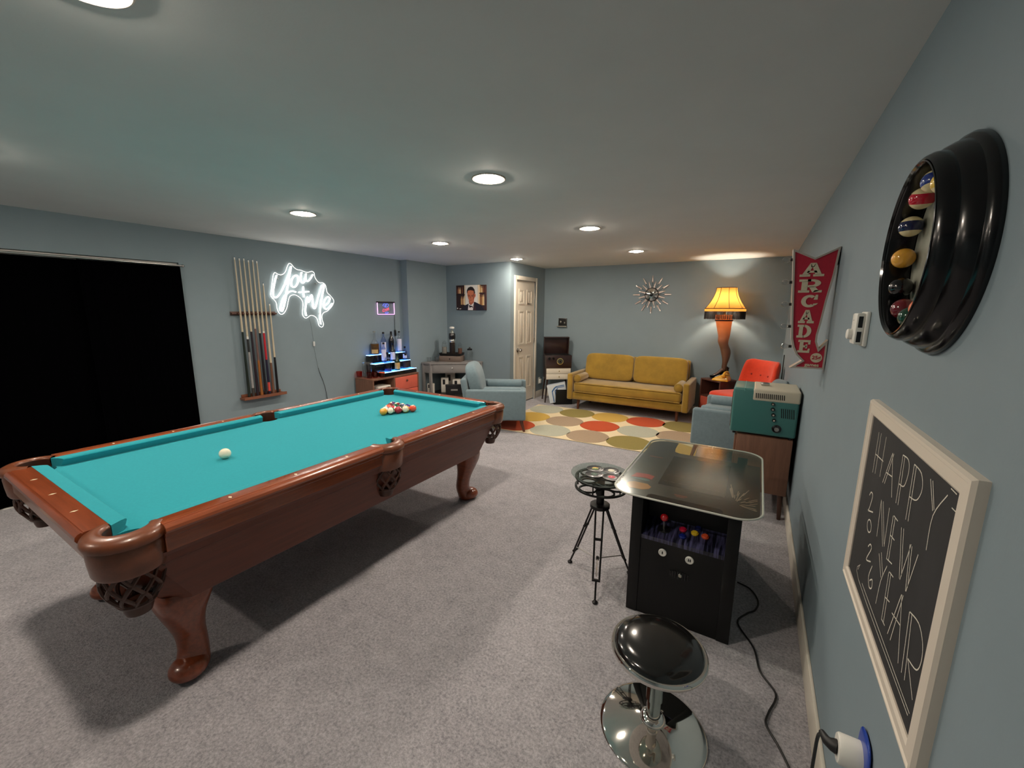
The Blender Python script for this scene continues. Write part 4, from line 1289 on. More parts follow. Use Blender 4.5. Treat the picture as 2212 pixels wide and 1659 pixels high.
for i, (c, lab) in enumerate(SL):
    g = G()
    g.box(-0.155, 0.155, -0.002, 0.002, 0.0, 0.31, 0)
    o = g.build('record_sleeve', mat('sleeve_card', rgb(*c), 0.5), smooth=0)
    o.location = (*crw(-0.068 + i * 0.010, -0.110 + i * 0.034), 0.0405); o.rotation_euler = (math.radians(-6), math.radians(-11), CRA)
    tag(o, lab, 'record', 'records in the black holder')
    if i == 0:
        g = G()
        for a_, b_ in ((0.05, 0.016), (0.10, 0.012)):
            P_ = [(-0.14 + a_, 0.02), (-0.14 + a_, 0.20), (-0.09 + a_, 0.27 - a_ * 0.4), (0.0, 0.295 - a_ * 0.5), (0.13, 0.295 - a_ * 0.5)]
            Q_ = [(p + b_, q - b_) for p, q in P_]
            for k in range(4):
                g.prism([P_[k], P_[k + 1], Q_[k + 1], Q_[k]], -0.0026, -0.0021, 'xz')
        g.build('cover_print', mat('sleeve_blue', rgb(58, 104, 156), 0.5), o, smooth=0)

# ================================================================ small plaque on the back wall
pl = thing('wall_plaque', 'small dark square picture on a narrow ledge above the record player', 'plaque', (-2.995, YB, 1.355))
g = G(); g.box(-0.078, 0.078, -0.018, 0, -0.055, 0.075, 0.003); g.build('frame', mat('pewter', rgb(58, 58, 56), 0.35, metal=0.6), pl, smooth=30)
g = G(); g.box(-0.066, 0.066, -0.020, -0.017, -0.043, 0.063); g.build('picture_panel', M_blackm, pl, smooth=0)
g = G()
g.squad((-0.035, -0.020, 0.01), 0.014, 0.006, 0.02, 1, 1, 14, 8); g.squad((0.04, -0.020, -0.004), 0.013, 0.006, 0.016, 1, 1, 14, 8); g.build('figure_relief', M_steel, pl)
g = G(); g.box(-0.105, 0.085, -0.045, 0, -0.075, -0.060, 0.003); g.build('ledge', mat('ledge_grey', rgb(140, 140, 132), 0.4), pl, smooth=30)

# ================================================================ sunburst clock
sc = thing('sunburst_clock', 'round sunburst wall clock with two rings of silver rays above the sofa', 'wall clock', (-1.492, YB, 1.818))
M_ray = mat('ray_champagne', rgb(184, 172, 166), 0.32, metal=0.9)
g = G(); g.lathe([(0.0001, 0.0), (0.105, 0.0), (0.108, -0.012), (0.100, -0.02), (0.0001, -0.02)], n=40, axis='y'); g.build('clock_back', M_blackm, sc)
g = G()
n = 24
v, f = [(0, -0.034, 0)], []
for i in range(n):
    a = 2 * PI * i / n
    v += [(0.035 * math.cos(a), -0.033, 0.035 * math.sin(a)), (0.094 * math.cos(a), -0.022 - (0.003 if i % 2 else 0), 0.094 * math.sin(a))]
for i in range(n):
    j = (i + 1) % n
    f += [(0, 1 + 2 * i, 1 + 2 * j), (1 + 2 * i, 2 + 2 * i, 2 + 2 * j, 1 + 2 * j)]
g.add(v, f); g.build('dial', M_chrome, sc, smooth=0)
g = G(); g.lathe([(0.0001, -0.042), (0.024, -0.040), (0.030, -0.033)], n=24, axis='y'); g.build('hub', M_blackg, sc)
for ln, wd, a in ((0.055, 0.006, 2.0), (0.075, 0.004, 0.5)):
    g = G(); M_ = Matrix.Rotation(-a, 4, 'Y'); g.box(0.0, ln, -0.0445, -0.042, -wd / 2, wd / 2, M=M_); g.build('clock_hand', M_blackg, sc, smooth=0)
def ray(r0, r1, w0, w1, a):
    g = G()
    M_ = Matrix.Rotation(-a, 4, 'Y')
    P = [(r0, -w0), (r1, -w1), (r1 + w1, 0), (r1, w1), (r0, w0)]
    v = [(p, -0.010, q) for p, q in P] + [(p, -0.016, q) for p, q in P] + [(r0 + 0.012, -0.012, -w0 * 0.55), (r1 - 0.02, -0.012, -w1 * 0.5), (r1 - 0.02, -0.012, w1 * 0.5), (r0 + 0.012, -0.012, w0 * 0.55)]
    f = [(0, 1, 2, 3, 4), (0, 5, 6, 1), (1, 6, 7, 2), (2, 7, 8, 3), (3, 8, 9, 4), (4, 9, 5, 0), (5, 10, 11, 6), (6, 11, 12, 7), (7, 12, 8), (8, 12, 13, 9), (9, 13, 10, 5), (10, 13, 12, 11)]
    g.add([M_ @ Vector(p) for p in v], f)
    g.build('ray', M_ray, sc, smooth=0)
for i in range(12):
    a = 2 * PI * i / 12 + PI / 2
    ray(0.185, 0.285, 0.016, 0.008, a)
    ray(0.100, 0.200, 0.017, 0.008, a + PI / 12)
for i in range(12):
    a = 2 * PI * i / 12 + PI / 2
    g = G(); M_ = Matrix.Rotation(-a, 4, 'Y'); g.box(0.10, 0.19, -0.010, -0.006, -0.002, 0.002, M=M_); g.build('ray_rod', M_blackm, sc, smooth=0)
# ================================================================ rug
RUG_A = 0.045
rug = thing('area_rug', 'cream rug with rows of large grey, olive, mustard and orange ovals', 'rug', (-1.755, 5.272, 0), RUG_A)
rw, rh = 1.265, 0.785
def pile(name, c):
    return mat(name, rgb(*c), 0.95, spec=0.1, noise=(60, 0.07), bump=(300, 0.4, 0.004), sheen=0.1)
M_rug = pile('rug_cream', (226, 208, 172))
g = G(); g.box(-rw, rw, -rh, rh, 0.001, 0.011, 0.004); g.build('pile_field', M_rug, rug, smooth=30)
RC = {'p': pile('rug_pale', (176, 176, 158)), 'o': pile('rug_olive', (140, 126, 70)), 'm': pile('rug_mustard', (196, 160, 76)), 'r': pile('rug_orange', (186, 76, 40)), 't': pile('rug_taupe', (164, 142, 118))}
ROWS = [(0.52, 'pomro'), (-0.01, 'mtrpt'), (-0.535, 'rptom')]
cx_ = [-1.005, -0.495, 0.015, 0.525, 1.02]
for yy, row in ROWS:
    for x, c in zip(cx_, row):
        g = G(); R0 = 0.262
        n = 44
        v, P = [], []
        for i in range(n):
            a = 2 * PI * i / n
            P.append((max(-rw + 0.004, min(rw - 0.004, x + R0 * math.cos(a) + 0.004 * math.sin(5 * a))), max(-rh + 0.004, min(rh - 0.004, yy + R0 * math.sin(a)))))
        g.prism(P, 0.010, 0.0135)
        g.build('oval', RC[c], rug, smooth=0)

# ================================================================ sofa
M_sofa = mat('mustard_velvet', rgb(152, 120, 42), 0.75, spec=0.2, sheen=0.5, noise=(5, 0.20), bump=(200, 0.05, 0.002))
M_sleg = mat('sofa_leg_wood', rgb(96, 52, 36), 0.4, noise=(6, 0.2, (8, 8, 1)))
sofa = thing('sofa', 'mustard yellow velvet two seat sofa with round bolsters against the back wall', 'sofa', (-1.64, 6.38, 0))
SW = 0.905
yf, yb = -0.40, 0.35
g = G(); g.box(-SW + 0.02, SW - 0.02, yf + 0.03, yb - 0.02, 0.165, 0.285, 0.025, 3); g.build('base_frame', M_sofa, sofa)
g = G(); g.box(-SW + 0.10, SW - 0.10, yf + 0.01, yb - 0.14, 0.288, 0.445, 0.045, 4)
g.build('seat_cushion', M_sofa, sofa)
g = G()
for z in (0.30, 0.435):
    g.tube([(-SW + 0.115, yf + 0.014, z), (SW - 0.115, yf + 0.014, z)], 0.006, 8)
g.build('piping', M_sofa, sofa)
for s in (-1, 1):
    g = G(); g.box(min(s * SW, s * (SW - 0.085)), max(s * SW, s * (SW - 0.085)), yf, yb - 0.02, 0.165, 0.580, 0.022, 4); g.build('arm', M_sofa, sofa)
g = G(); Mb = Matrix.Translation((0, yb - 0.11, 0.28)) @ Matrix.Rotation(math.radians(-7), 4, 'X')
g.box(-SW + 0.10, SW - 0.10, -0.03, 0.07, 0, 0.56, 0.03, 3, M=Mb); g.build('back_frame', M_sofa, sofa)
for s in (-1, 1):
    g = G(); Mb = Matrix.Translation((s * (SW - 0.10) / 2 - s * 0.004, yb - 0.175, 0.655)) @ Matrix.Rotation(math.radians(-10), 4, 'X')
    g.squad((0, 0, 0), (SW - 0.115) / 2, 0.085, 0.215, 0.30, 0.32, 48, 24, M=Mb)
    g.build('back_cushion', M_sofa, sofa)
    g = G(); g.tube([Mb @ Vector(((SW - 0.13) / 2 * math.copysign(abs(math.cos(a)) ** 0.3, math.cos(a)), -0.062, 0.20 * math.copysign(abs(math.sin(a)) ** 0.3, math.sin(a)))) for a in [2 * PI * i / 40 for i in range(40)]], 0.005, 6, closed=True)
    g.build('cushion_piping', M_sofa, sofa)
    g = G(); c = (s * (SW - 0.150), 0, 0.503)
    L_ = [(0.0001, yf + 0.035), (0.040, yf + 0.037), (0.058, yf + 0.048), (0.062, yf + 0.065), (0.062, yf + 0.40), (0.055, yf + 0.415), (0.0001, yf + 0.42)]
    g.lathe(L_, c, 28, 'y'); bo = g.build('bolster', M_sofa, sofa)
    g = G(); g.lathe([(0.057, yf + 0.040), (0.0625, yf + 0.045), (0.0635, yf + 0.052), (0.060, yf + 0.054)], c, 28, 'y'); g.build('bolster_piping', M_sofa, bo)
    for y in (yf + 0.13, yb - 0.08):
        g = G(); x = s * (SW - 0.155); g.cyl((x, y, 0.168), (x + s * 0.0, y - (0.02 if y < 0 else -0.02), 0.0), 0.026, 0.017, 18); g.build('leg', M_sleg, sofa)

# ================================================================ blue armchairs
M_blue = mat('blue_grey_fabric', rgb(112, 130, 137), 0.85, spec=0.15, sheen=0.25, noise=(30, 0.08), bump=(500, 0.15, 0.002))
def armchair(lab, loc, rz, grp):
    """faces +x"""
    t = thing('armchair', lab, 'armchair', loc, rz, grp)
    hw_ = 0.46
    g = G(); g.box(-0.375, 0.355, -hw_ + 0.06, hw_ - 0.06, 0.165, 0.32, 0.02, 3); g.build('seat_frame', M_blue, t)
    g = G(); g.squad((0.045, 0, 0.395), 0.335, hw_ - 0.095, 0.085, 0.3, 0.22, 40, 18); g.build('seat_cushion', M_blue, t)
    for s in (-1, 1):
        a, b = sorted((s * hw_, s * (hw_ - 0.085)))
        g = G(); g.box(-0.395, 0.375, a, b, 0.165, 0.560, 0.026, 4); g.build('arm', M_blue, t)
        g = G(); g.lathe([(0.0001, -0.235), (0.045, -0.232), (0.058, -0.215), (0.060, 0.24), (0.048, 0.258), (0.0001, 0.26)], (0.055, s * (hw_ - 0.148), 0.515), 26, 'x'); g.build('bolster', M_blue, t)
    g = G(); Mb = Matrix.Translation((-0.345, 0, 0.17)) @ Matrix.Rotation(math.radians(-9), 4, 'Y')
    g.box(-0.05, 0.03, -hw_ + 0.07, hw_ - 0.07, 0.0, 0.53, 0.035, 4, M=Mb); g.build('back_frame', M_blue, t)
    g = G(); Mb = Matrix.Translation((-0.300, 0, 0.620)) @ Matrix.Rotation(math.radians(-11), 4, 'Y')
    def wp(p):
        # puffy, pinched corners, top rolled towards the rear
        k = (p.z / 0.235)
        p.x -= 0.035 * max(0, k) ** 2
        p.z += 0.03 * (1 - (p.y / 0.34) ** 2) * max(0, k)
        return p
    g.squad((0, 0, 0), 0.085, 0.335, 0.225, 0.55, 0.30, 40, 22, M=Mb, warp=wp); g.build('back_cushion', M_blue, t)
    for x in (0.315, -0.30):
        for s in (-1, 1):
            y = s * (hw_ - 0.07)
            g = G(); g.cyl((x, y, 0.168), (x + (0.045 if x > 0 else -0.03), y + s * 0.015, 0.0), 0.024, 0.015, 16); g.build('leg', M_sleg, t)
    return t
ac1 = armchair('blue grey armchair at the rug corner behind the pool table', (-2.995, 4.665, 0.0), math.radians(29), 'blue grey armchairs')
ac2 = dup(ac1, (-0.115, 5.030, 0.0), math.radians(176), 'blue grey armchair against the right wall, behind the teal television')

# ================================================================ orange chair
M_or = mat('orange_wool', rgb(206, 62, 36), 0.9, spec=0.1, sheen=0.35, noise=(30, 0.08), bump=(500, 0.15, 0.002))
oc = thing('wing_chair', 'bright orange button back chair in the corner beside the side table', 'chair', (-0.130, 5.915, 0), math.radians(225))
g = G(); g.squad((0.02, 0, 0.450), 0.275, 0.265, 0.10, 0.35, 0.35, 40, 18); g.build('seat', M_or, oc)
# curved winged back
g = G()
nu, nv = 24, 16
fr, bk = [], []
for j in range(nv + 1):
    z = j / nv
    for i in range(nu + 1):
        u = -1 + 2 * i / nu
        halfw = 0.262 + 0.02 * math.sin(PI * z) - 0.01 * z
        wing = 0.11 * abs(u) ** 2.4 * (0.55 + 0.45 * z)
        top = 0.545 + 0.02 * abs(u) ** 3 - 0.035 * (1 - abs(u) ** 2) * 0 - (0.10 * max(0, abs(u) - 0.80) / 0.20) ** 1.0 * 0.35
        x = -0.235 - 0.17 * z + wing
        th_ = 0.055 * (1 - max(0, abs(u) - 0.85) / 0.15 * 0.6) * (1 - max(0, z - 0.88) / 0.12 * 0.65)
        zz = 0.40 + top * z
        fr.append((x + th_, u * halfw, zz)); bk.append((x - th_, u * halfw * 1.01, zz))
k = nu + 1
tot = len(fr)
f = []
for j in range(nv):
    for i in range(nu):
        f.append((j * k + i, j * k + i + 1, (j + 1) * k + i + 1, (j + 1) * k + i))
        f.append((tot + j * k + i, tot + (j + 1) * k + i, tot + (j + 1) * k + i + 1, tot + j * k + i + 1))
for j in range(nv):
    for i in (0, nu):
        f.append((j * k + i, (j + 1) * k + i, tot + (j + 1) * k + i, tot + j * k + i))
for i in range(nu):
    for j in (0, nv):
        f.append((j * k + i, tot + j * k + i, tot + j * k + i + 1, j * k + i + 1))
g.add(fr + bk, f)
bkO = g.build('backrest', M_or, oc, smooth=80)
md = bkO.modifiers.new('soft', 'SUBSURF'); md.levels = 1; md.render_levels = 1
for z, ys in ((0.62, (-0.12, 0.12)), (0.76, (-0.13, 0.0, 0.13))):
    for y in ys:
        g = G(); g.squad((-0.235 - 0.17 * (z - 0.40) / 0.545 + 0.056 + 0.11 * abs(y / 0.255) ** 2.4 * 0.8, y, z), 0.007, 0.013, 0.013, 1, 1, 12, 8); g.build('button', mat('button_red', rgb(150, 40, 26), 0.8), oc)
for s in (-1, 1):
    for x in (0.26, -0.24):
        g = G(); g.cyl((x, s * 0.23, 0.33), (x + (0.03 if x > 0 else -0.05), s * 0.25, 0.0), 0.022, 0.013, 14); g.build('leg', M_leg, oc)

# ================================================================ side table, lamp, telephone
ET = (-0.405, 6.435)
EA = math.radians(-42)
et = thing('side_table', 'small walnut side table with an open cubby and coral drawer, set cornerwise', 'side table', (ET[0], ET[1], 0), EA)
a, b = 0.185, 0.165
zb_, zt_ = 0.16, 0.62
th = 0.02
g = G()
g.box(-a, a, -b, b, zt_ - th, zt_, 0.002); g.box(-a, a, -b, b, zb_, zb_ + th, 0.002)
g.box(-a, -a + th, -b, b, zb_ + th, zt_ - th); g.box(a - th, a, -b, b, zb_ + th, zt_ - th); g.box(-a + th, a - th, b - 0.012, b, zb_ + th, zt_ - th)
g.box(-a + th, a - th, -b + 0.004, b - 0.012, 0.365, 0.38)
g.build('carcass', M_walnutd, et, smooth=30)
g = G(); g.box(-a + th + 0.003, a - th - 0.003, -b + 0.001, -b + 0.018, zb_ + th + 0.004, 0.362, 0.002); dr = g.build('drawer', M_coral, et, smooth=30)
g = G(); g.sphere((0, -b - 0.006, 0.285), 0.010, 14, 8); g.build('knob', M_leg, dr)
for sx in (-1, 1):
    for sy in (-1, 1):
        g = G(); g.cyl((sx * (a - 0.04), sy * (b - 0.035), zb_), (sx * (a - 0.03), sy * (b - 0.025), 0), 0.018, 0.011, 12); g.build('leg', M_leg, et)

LPX, LPY, LPZ = -0.42, 6.50, 0.62
lamp = thing('leg_lamp', 'lamp shaped like a stockinged leg in a black heel under a lit yellow fringed shade', 'lamp', (LPX, LPY, LPZ))
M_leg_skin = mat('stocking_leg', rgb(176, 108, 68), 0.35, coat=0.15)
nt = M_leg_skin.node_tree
def leg_glow_colour():
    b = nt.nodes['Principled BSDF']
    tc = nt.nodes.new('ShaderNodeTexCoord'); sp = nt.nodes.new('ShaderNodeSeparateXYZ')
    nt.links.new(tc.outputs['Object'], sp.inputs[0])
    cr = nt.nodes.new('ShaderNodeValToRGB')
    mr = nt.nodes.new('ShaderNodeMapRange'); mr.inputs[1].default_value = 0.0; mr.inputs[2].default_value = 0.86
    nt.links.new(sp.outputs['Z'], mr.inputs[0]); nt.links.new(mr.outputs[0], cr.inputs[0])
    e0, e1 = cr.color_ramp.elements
    e0.position = 0.0; e0.color = rgb(80, 54, 42); e1.position = 1.0; e1.color = rgb(240, 146, 84)  # stocking brown low down; thigh end lightened to carry the bulb's orange light
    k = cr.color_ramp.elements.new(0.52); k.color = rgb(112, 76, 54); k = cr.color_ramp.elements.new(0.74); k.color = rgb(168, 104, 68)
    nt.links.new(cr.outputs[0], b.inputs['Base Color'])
    # thigh glow put in as emission, fading to the knee; no bulb inside
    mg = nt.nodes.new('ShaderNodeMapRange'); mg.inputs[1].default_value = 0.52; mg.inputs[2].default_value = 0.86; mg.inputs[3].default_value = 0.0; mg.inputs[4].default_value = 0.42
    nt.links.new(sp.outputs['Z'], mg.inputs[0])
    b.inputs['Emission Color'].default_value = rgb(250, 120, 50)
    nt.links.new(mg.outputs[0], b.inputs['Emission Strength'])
leg_glow_colour()
# sections: (z, x centre, y centre, rx, ry)
LS = [(0.110, 0.046, 0.0, 0.022, 0.022), (0.140, 0.050, 0.0, 0.031, 0.028), (0.175, 0.050, 0.0, 0.034, 0.031), (0.215, 0.052, 0, 0.034, 0.032), (0.255, 0.056, 0, 0.040, 0.038), (0.31, 0.057, 0.008, 0.051, 0.049), (0.37, 0.052, 0.012, 0.062, 0.060), (0.42, 0.040, 0.010, 0.064, 0.060), (0.455, 0.026, 0, 0.062, 0.056),
      (0.50, 0.010, -0.006, 0.064, 0.060), (0.54, 0.004, -0.006, 0.069, 0.062), (0.60, 0.008, 0, 0.074, 0.068), (0.68, 0.002, 0, 0.086, 0.080), (0.76, -0.006, 0, 0.097, 0.092), (0.83, -0.012, 0, 0.106, 0.100), (0.90, -0.016, 0, 0.112, 0.105)]
def loft(g, S_, n=28, cap=True):
    P = smoothpts([(s[0], s[1], s[2]) for s in S_], 3)
    Q = smoothpts([(s[3], s[4], 0) for s in S_], 3)
    v = []
    for p, q in zip(P, Q):
        for i in range(n):
            t_ = 2 * PI * i / n
            v.append((p.y + q.x * math.cos(t_), p.z + q.y * math.sin(t_), p.x))
    m_ = len(P)
    f = [(j * n + i, j * n + (i + 1) % n, (j + 1) * n + (i + 1) % n, (j + 1) * n + i) for j in range(m_ - 1) for i in range(n)]
    if cap: f += [tuple(range(n)), tuple((m_ - 1) * n + i for i in range(n))]
    g.add(v, f)
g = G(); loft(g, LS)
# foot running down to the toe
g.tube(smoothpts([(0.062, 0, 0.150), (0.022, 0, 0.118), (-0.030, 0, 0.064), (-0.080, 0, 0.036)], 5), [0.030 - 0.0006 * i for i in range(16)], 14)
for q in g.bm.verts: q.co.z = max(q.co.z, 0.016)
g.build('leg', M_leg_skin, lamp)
g = G()
g.tube(smoothpts([(0.100, 0, 0.172), (0.076, 0, 0.140), (0.024, 0, 0.092), (-0.036, 0, 0.042), (-0.090, 0, 0.028), (-0.125, 0, 0.024)], 5), [0.026 + 0.004 * math.sin(i / 25 * PI) - (0.012 * max(0, i - 18) / 7) for i in range(26)], 14, flat=0.62)
for q in g.bm.verts: q.co.z = max(q.co.z, 0.0145)
g.build('shoe', M_blackg, lamp)
g = G(); g.cyl((0.088, 0, 0.150), (0.098, 0, 0.016), 0.026, 0.011, 14); g.build('heel', M_blackg, lamp)
g = G(); g.lathe([(0.0001, 0.0), (0.125, 0.0), (0.125, 0.008), (0.118, 0.014), (0.0001, 0.014)], n=40); g.build('base', M_blackg, lamp)
g = G(); g.lathe([(0.1135, 0.812), (0.1155, 0.817), (0.1155, 0.828), (0.1135, 0.833)], (-0.012, 0, 0), 32); g.build('garter', mat('garter_dark', rgb(60, 20, 26), 0.6), lamp)
# bulb and shade
def shade_mat():
    m = bpy.data.materials.new('amber_shade_silk')
    m.use_nodes = True
    nt = m.node_tree
    nt.nodes.clear()
    out = nt.nodes.new('ShaderNodeOutputMaterial')
    d = nt.nodes.new('ShaderNodeBsdfDiffuse'); d.inputs[0].default_value = rgb(190, 140, 66)
    t = nt.nodes.new('ShaderNodeBsdfTranslucent'); t.inputs[0].default_value = rgb(114, 78, 32)
    mx = nt.nodes.new('ShaderNodeMixShader'); mx.inputs[0].default_value = 0.6
    nt.links.new(d.outputs[0], mx.inputs[1]); nt.links.new(t.outputs[0], mx.inputs[2]); nt.links.new(mx.outputs[0], out.inputs[0])
    return m
M_shade = shade_mat()
SX, SY = -0.010, 0.0
def shade_r(t):          # 0 bottom .. 1 top, flared bell
    return 0.128 + (0.255 - 0.128) * (1 - t) ** 1.75
zs0, zs1 = 0.945, 1.265
g = G(); g.lathe([(shade_r(i / 14), zs0 + 0.035 + (zs1 - zs0 - 0.035) * i / 14) for i in range(15)], (SX, SY, 0), 48); g.build('lamp_shade', M_shade, lamp, smooth=60)
g = G(); g.lathe([(0.256, zs0), (0.259, zs0 + 0.004), (0.258, zs0 + 0.033), (0.253, zs0 + 0.037)], (SX, SY, 0), 48); g.build('shade_band', M_shade, lamp)
g = G()
for i in range(8):
    a_ = 2 * PI * (i + 0.35) / 8
    g.tube([(SX + (shade_r(k / 10) + 0.001) * math.cos(a_), SY + (shade_r(k / 10) + 0.001) * math.sin(a_), zs0 + 0.035 + (zs1 - zs0 - 0.035) * k / 10) for k in range(11)], 0.0034, 5)
g.lathe([(0.130, zs1 - 0.004), (0.132, zs1), (0.130, zs1 + 0.004), (0.127, zs1), (0.130, zs1 - 0.004)], (SX, SY, 0), 40)
g.lathe([(0.2575, zs0 + 0.036), (0.260, zs0 + 0.040), (0.2575, zs0 + 0.044), (0.254, zs0 + 0.040), (0.2575, zs0 + 0.036)], (SX, SY, 0), 40)
g.build('shade_trim', mat('shade_trim_brown', rgb(70, 40, 14), 0.6), lamp)
g = G(); rf = random.Random(4)
for i in range(200):
    a_ = 2 * PI * i / 200
    r_f = 0.2545
    ln = 0.108 + rf.uniform(-0.003, 0.003)
    p = Vector((SX + r_f * math.cos(a_), SY + r_f * math.sin(a_), zs0 + 0.004))
    g.cyl(p, p + Vector((0.002 * rf.uniform(-1, 1), 0.002 * rf.uniform(-1, 1), -ln)), 0.0030, 0.0034, 5)
fo = g.build('fringe', mat('black_fringe', rgb(26, 18, 16), 0.8), lamp)
fo['kind'] = 'stuff'
g = G(); g.sphere((SX, SY, 1.10), 0.032, 20, 12); g.cyl((SX, SY, 0.99), (SX, SY, 1.075), 0.014, 0.018, 14); g.build('bulb', emit_mat('lamp_bulb_glow', (1.0, 0.87, 0.69), 520.0), lamp)
g = G(); g.cyl((SX, SY, 0.89), (SX, SY, 0.995), 0.016, n=14); g.build('lamp_socket', M_brass, lamp)

# telephone
tp = thing('telephone', 'yellow rotary desk telephone in front of the leg lamp', 'telephone', (-0.375, 6.29, 0.62), math.radians(-14))
M_yel = mat('yellow_phone', rgb(222, 166, 40), 0.22, coat=0.4)
g = G()
P_ = [(-0.105, 0.004), (-0.100, 0.030), (-0.02, 0.075), (0.03, 0.092), (0.075, 0.088), (0.098, 0.05), (0.105, 0.004)]
# tapered body along x: front (dial) at -x
v = []
for sgn in (-1, 1):
    for x_, z_ in P_:
        v.append((x_, sgn * (0.082 - 0.25 * z_), z_))
n = len(P_)
g.add(v, [tuple(range(n)), tuple(range(2 * n - 1, n - 1, -1))] + [(i, n + i, n + (i + 1) % n, (i + 1) % n) for i in range(n)])
bmesh.ops.bevel(g.bm, geom=list(g.bm.edges), offset=0.008, segments=2, affect='EDGES', profile=0.5)
g.build('phone_body', M_yel, tp)
Md_ = Matrix.Translation((-0.055, 0, 0.058)) @ Matrix.Rotation(math.radians(-30), 4, 'Y')
g = G(); g.lathe([(0.0001, 0.004), (0.040, 0.004), (0.044, 0.0)], n=30)
for v_ in g.bm.verts: v_.co = Md_ @ v_.co
dl = g.build('dial_plate', M_black, tp)
g = G(); g.lathe([(0.018, 0.008), (0.036, 0.008), (0.038, 0.004)], n=30); 
for v_ in g.bm.verts: v_.co = Md_ @ v_.co
g.build('finger_wheel', M_white, dl)
g = G(); g.tube(smoothpts([(0.045, -0.085, 0.085), (0.05, -0.075, 0.112), (0.05, -0.03, 0.124), (0.05, 0.03, 0.124), (0.05, 0.075, 0.112), (0.045, 0.085, 0.085)], 4), 0.016, 12)
for s in (-1, 1): g.lathe([(0.0001, -0.006), (0.026, -0.004), (0.030, 0.010), (0.022, 0.026), (0.0001, 0.03)], (0.045, s * 0.088, 0.072), 18)
g.build('handset', M_yel, tp)
# ================================================================ media cabinet and teal television on the right
mcab = thing('media_cabinet', 'walnut cabinet on round legs standing under the teal television', 'cabinet', (0.115, 3.93, 0))
cx0, cx1, cy0, cy1 = -0.183, 0.178, -0.43, 0.43
g = G()
g.box(cx0, cx1, cy0, cy1, 0.20, 0.635, 0.006); g.build('carcass', M_walnut, mcab, smooth=30)
g = G(); g.box(cx0 - 0.016, cx0 + 0.002, cy0 + 0.02, -0.004, 0.215, 0.62, 0.003); g.build('door', M_walnut, mcab, smooth=30)
g = G(); g.box(cx0 - 0.016, cx0 + 0.002, 0.004, cy1 - 0.02, 0.215, 0.62, 0.003); g.build('door', M_walnut, mcab, smooth=30)
for x in (cx0 + 0.05, cx1 - 0.035):
    for y in (cy0 + 0.035, cy1 - 0.05):
        g = G(); g.cyl((x, y, 0.20), (x + (0.01 if x > 0 else -0.01), y, 0), 0.020, 0.013, 14); g.build('leg', M_leg, mcab)
tv = thing('retro_television', 'teal and cream retro portable television with vent slots and side knobs', 'television', (0.085, 3.70, 0.642))
M_teal = mat('teal_enamel', rgb(62, 116, 112), 0.35, coat=0.25)
M_tcream = mat('tv_cream', rgb(196, 188, 168), 0.45)
tx0, tx1, ty0, ty1, th_ = -0.205, 0.218, -0.20, 0.185, 0.352
g = G(); g.box(tx0, tx1, ty0, ty1, 0.008, th_, 0.016, 3); g.build('case', M_teal, tv)
g = G()
g.box(tx0 + 0.128, tx1 + 0.003, ty0 - 0.004, ty1 + 0.004, th_ - 0.088, th_ + 0.003, 0.014, 3); g.build('cream_hood', M_tcream, tv)
g = G()
for i in range(15):
    x = tx0 + 0.150 + i * 0.0125
    g.prism([(x, th_ - 0.066), (x + 0.006, th_ - 0.066), (x + 0.003, th_ - 0.028), (x - 0.003, th_ - 0.028)], ty0 - 0.0055, ty0 - 0.003, 'xz')
g.build('vent_slots', M_black, tv, smooth=0)
g = G()
for i in range(7):
    x = tx0 + 0.322 + i * 0.0125
    g.prism([(x, 0.155), (x + 0.0045, 0.155), (x - 0.0025, 0.225), (x - 0.007, 0.225)], ty0 - 0.0025, ty0 + 0.001, 'xz')
g.build('speaker_slots', M_black, tv, smooth=0)
g = G(); g.box(tx0 + 0.072, tx0 + 0.076, ty0 - 0.001, ty1 + 0.001, th_ - 0.02, th_ + 0.0012); g.build('case_seam', mat('seam_light', rgb(120, 180, 172), 0.3), tv, smooth=0)
for x, z, r in ((0.262, 0.252, 0.012), (0.265, 0.213, 0.014), (0.272, 0.172, 0.014), (0.280, 0.132, 0.013)):
    g = G(); g.lathe([(r, 0), (r, -0.010), (r * 0.75, -0.016), (0.0001, -0.016)], (tx0 + x, ty0, z), 20, 'y'); k_ = g.build('control_knob', M_blackg, tv)
    g = G(); g.lathe([(r * 0.5, -0.016), (r * 0.45, -0.019), (0.0001, -0.019)], (tx0 + x, ty0, z), 16, 'y'); g.build('knob_cap', M_chrome, k_)
g = G(); g.lathe([(0.030, 0), (0.030, -0.006), (0.024, -0.010), (0.0001, -0.010)], (tx0 + 0.302, ty0, 0.070), 30, 'y'); k_ = g.build('channel_ring', M_blackg, tv)
g = G(); g.lathe([(0.016, -0.010), (0.015, -0.026), (0.0001, -0.027)], (tx0 + 0.302, ty0, 0.070), 24, 'y'); g.build('channel_knob', M_steel, k_)
g = G(); g.box(tx0 - 0.004, tx0 + 0.002, ty0 + 0.03, ty1 - 0.03, 0.04, th_ - 0.04, 0.004); g.build('screen', M_blackg, tv, smooth=30)
g = G()
g.box(-0.03, 0.028, -0.03, 0.01, th_ + 0.003, th_ + 0.028, 0.008)
g.build('handle_bracket', M_steel, tv)
for x in (tx0 + 0.03, tx1 - 0.03):
    for y in (ty0 + 0.03, ty1 - 0.03):
        g = G(); g.cyl((x, y, -0.007), (x, y, 0.010), 0.012, n=12); g.build('foot', M_black, tv)

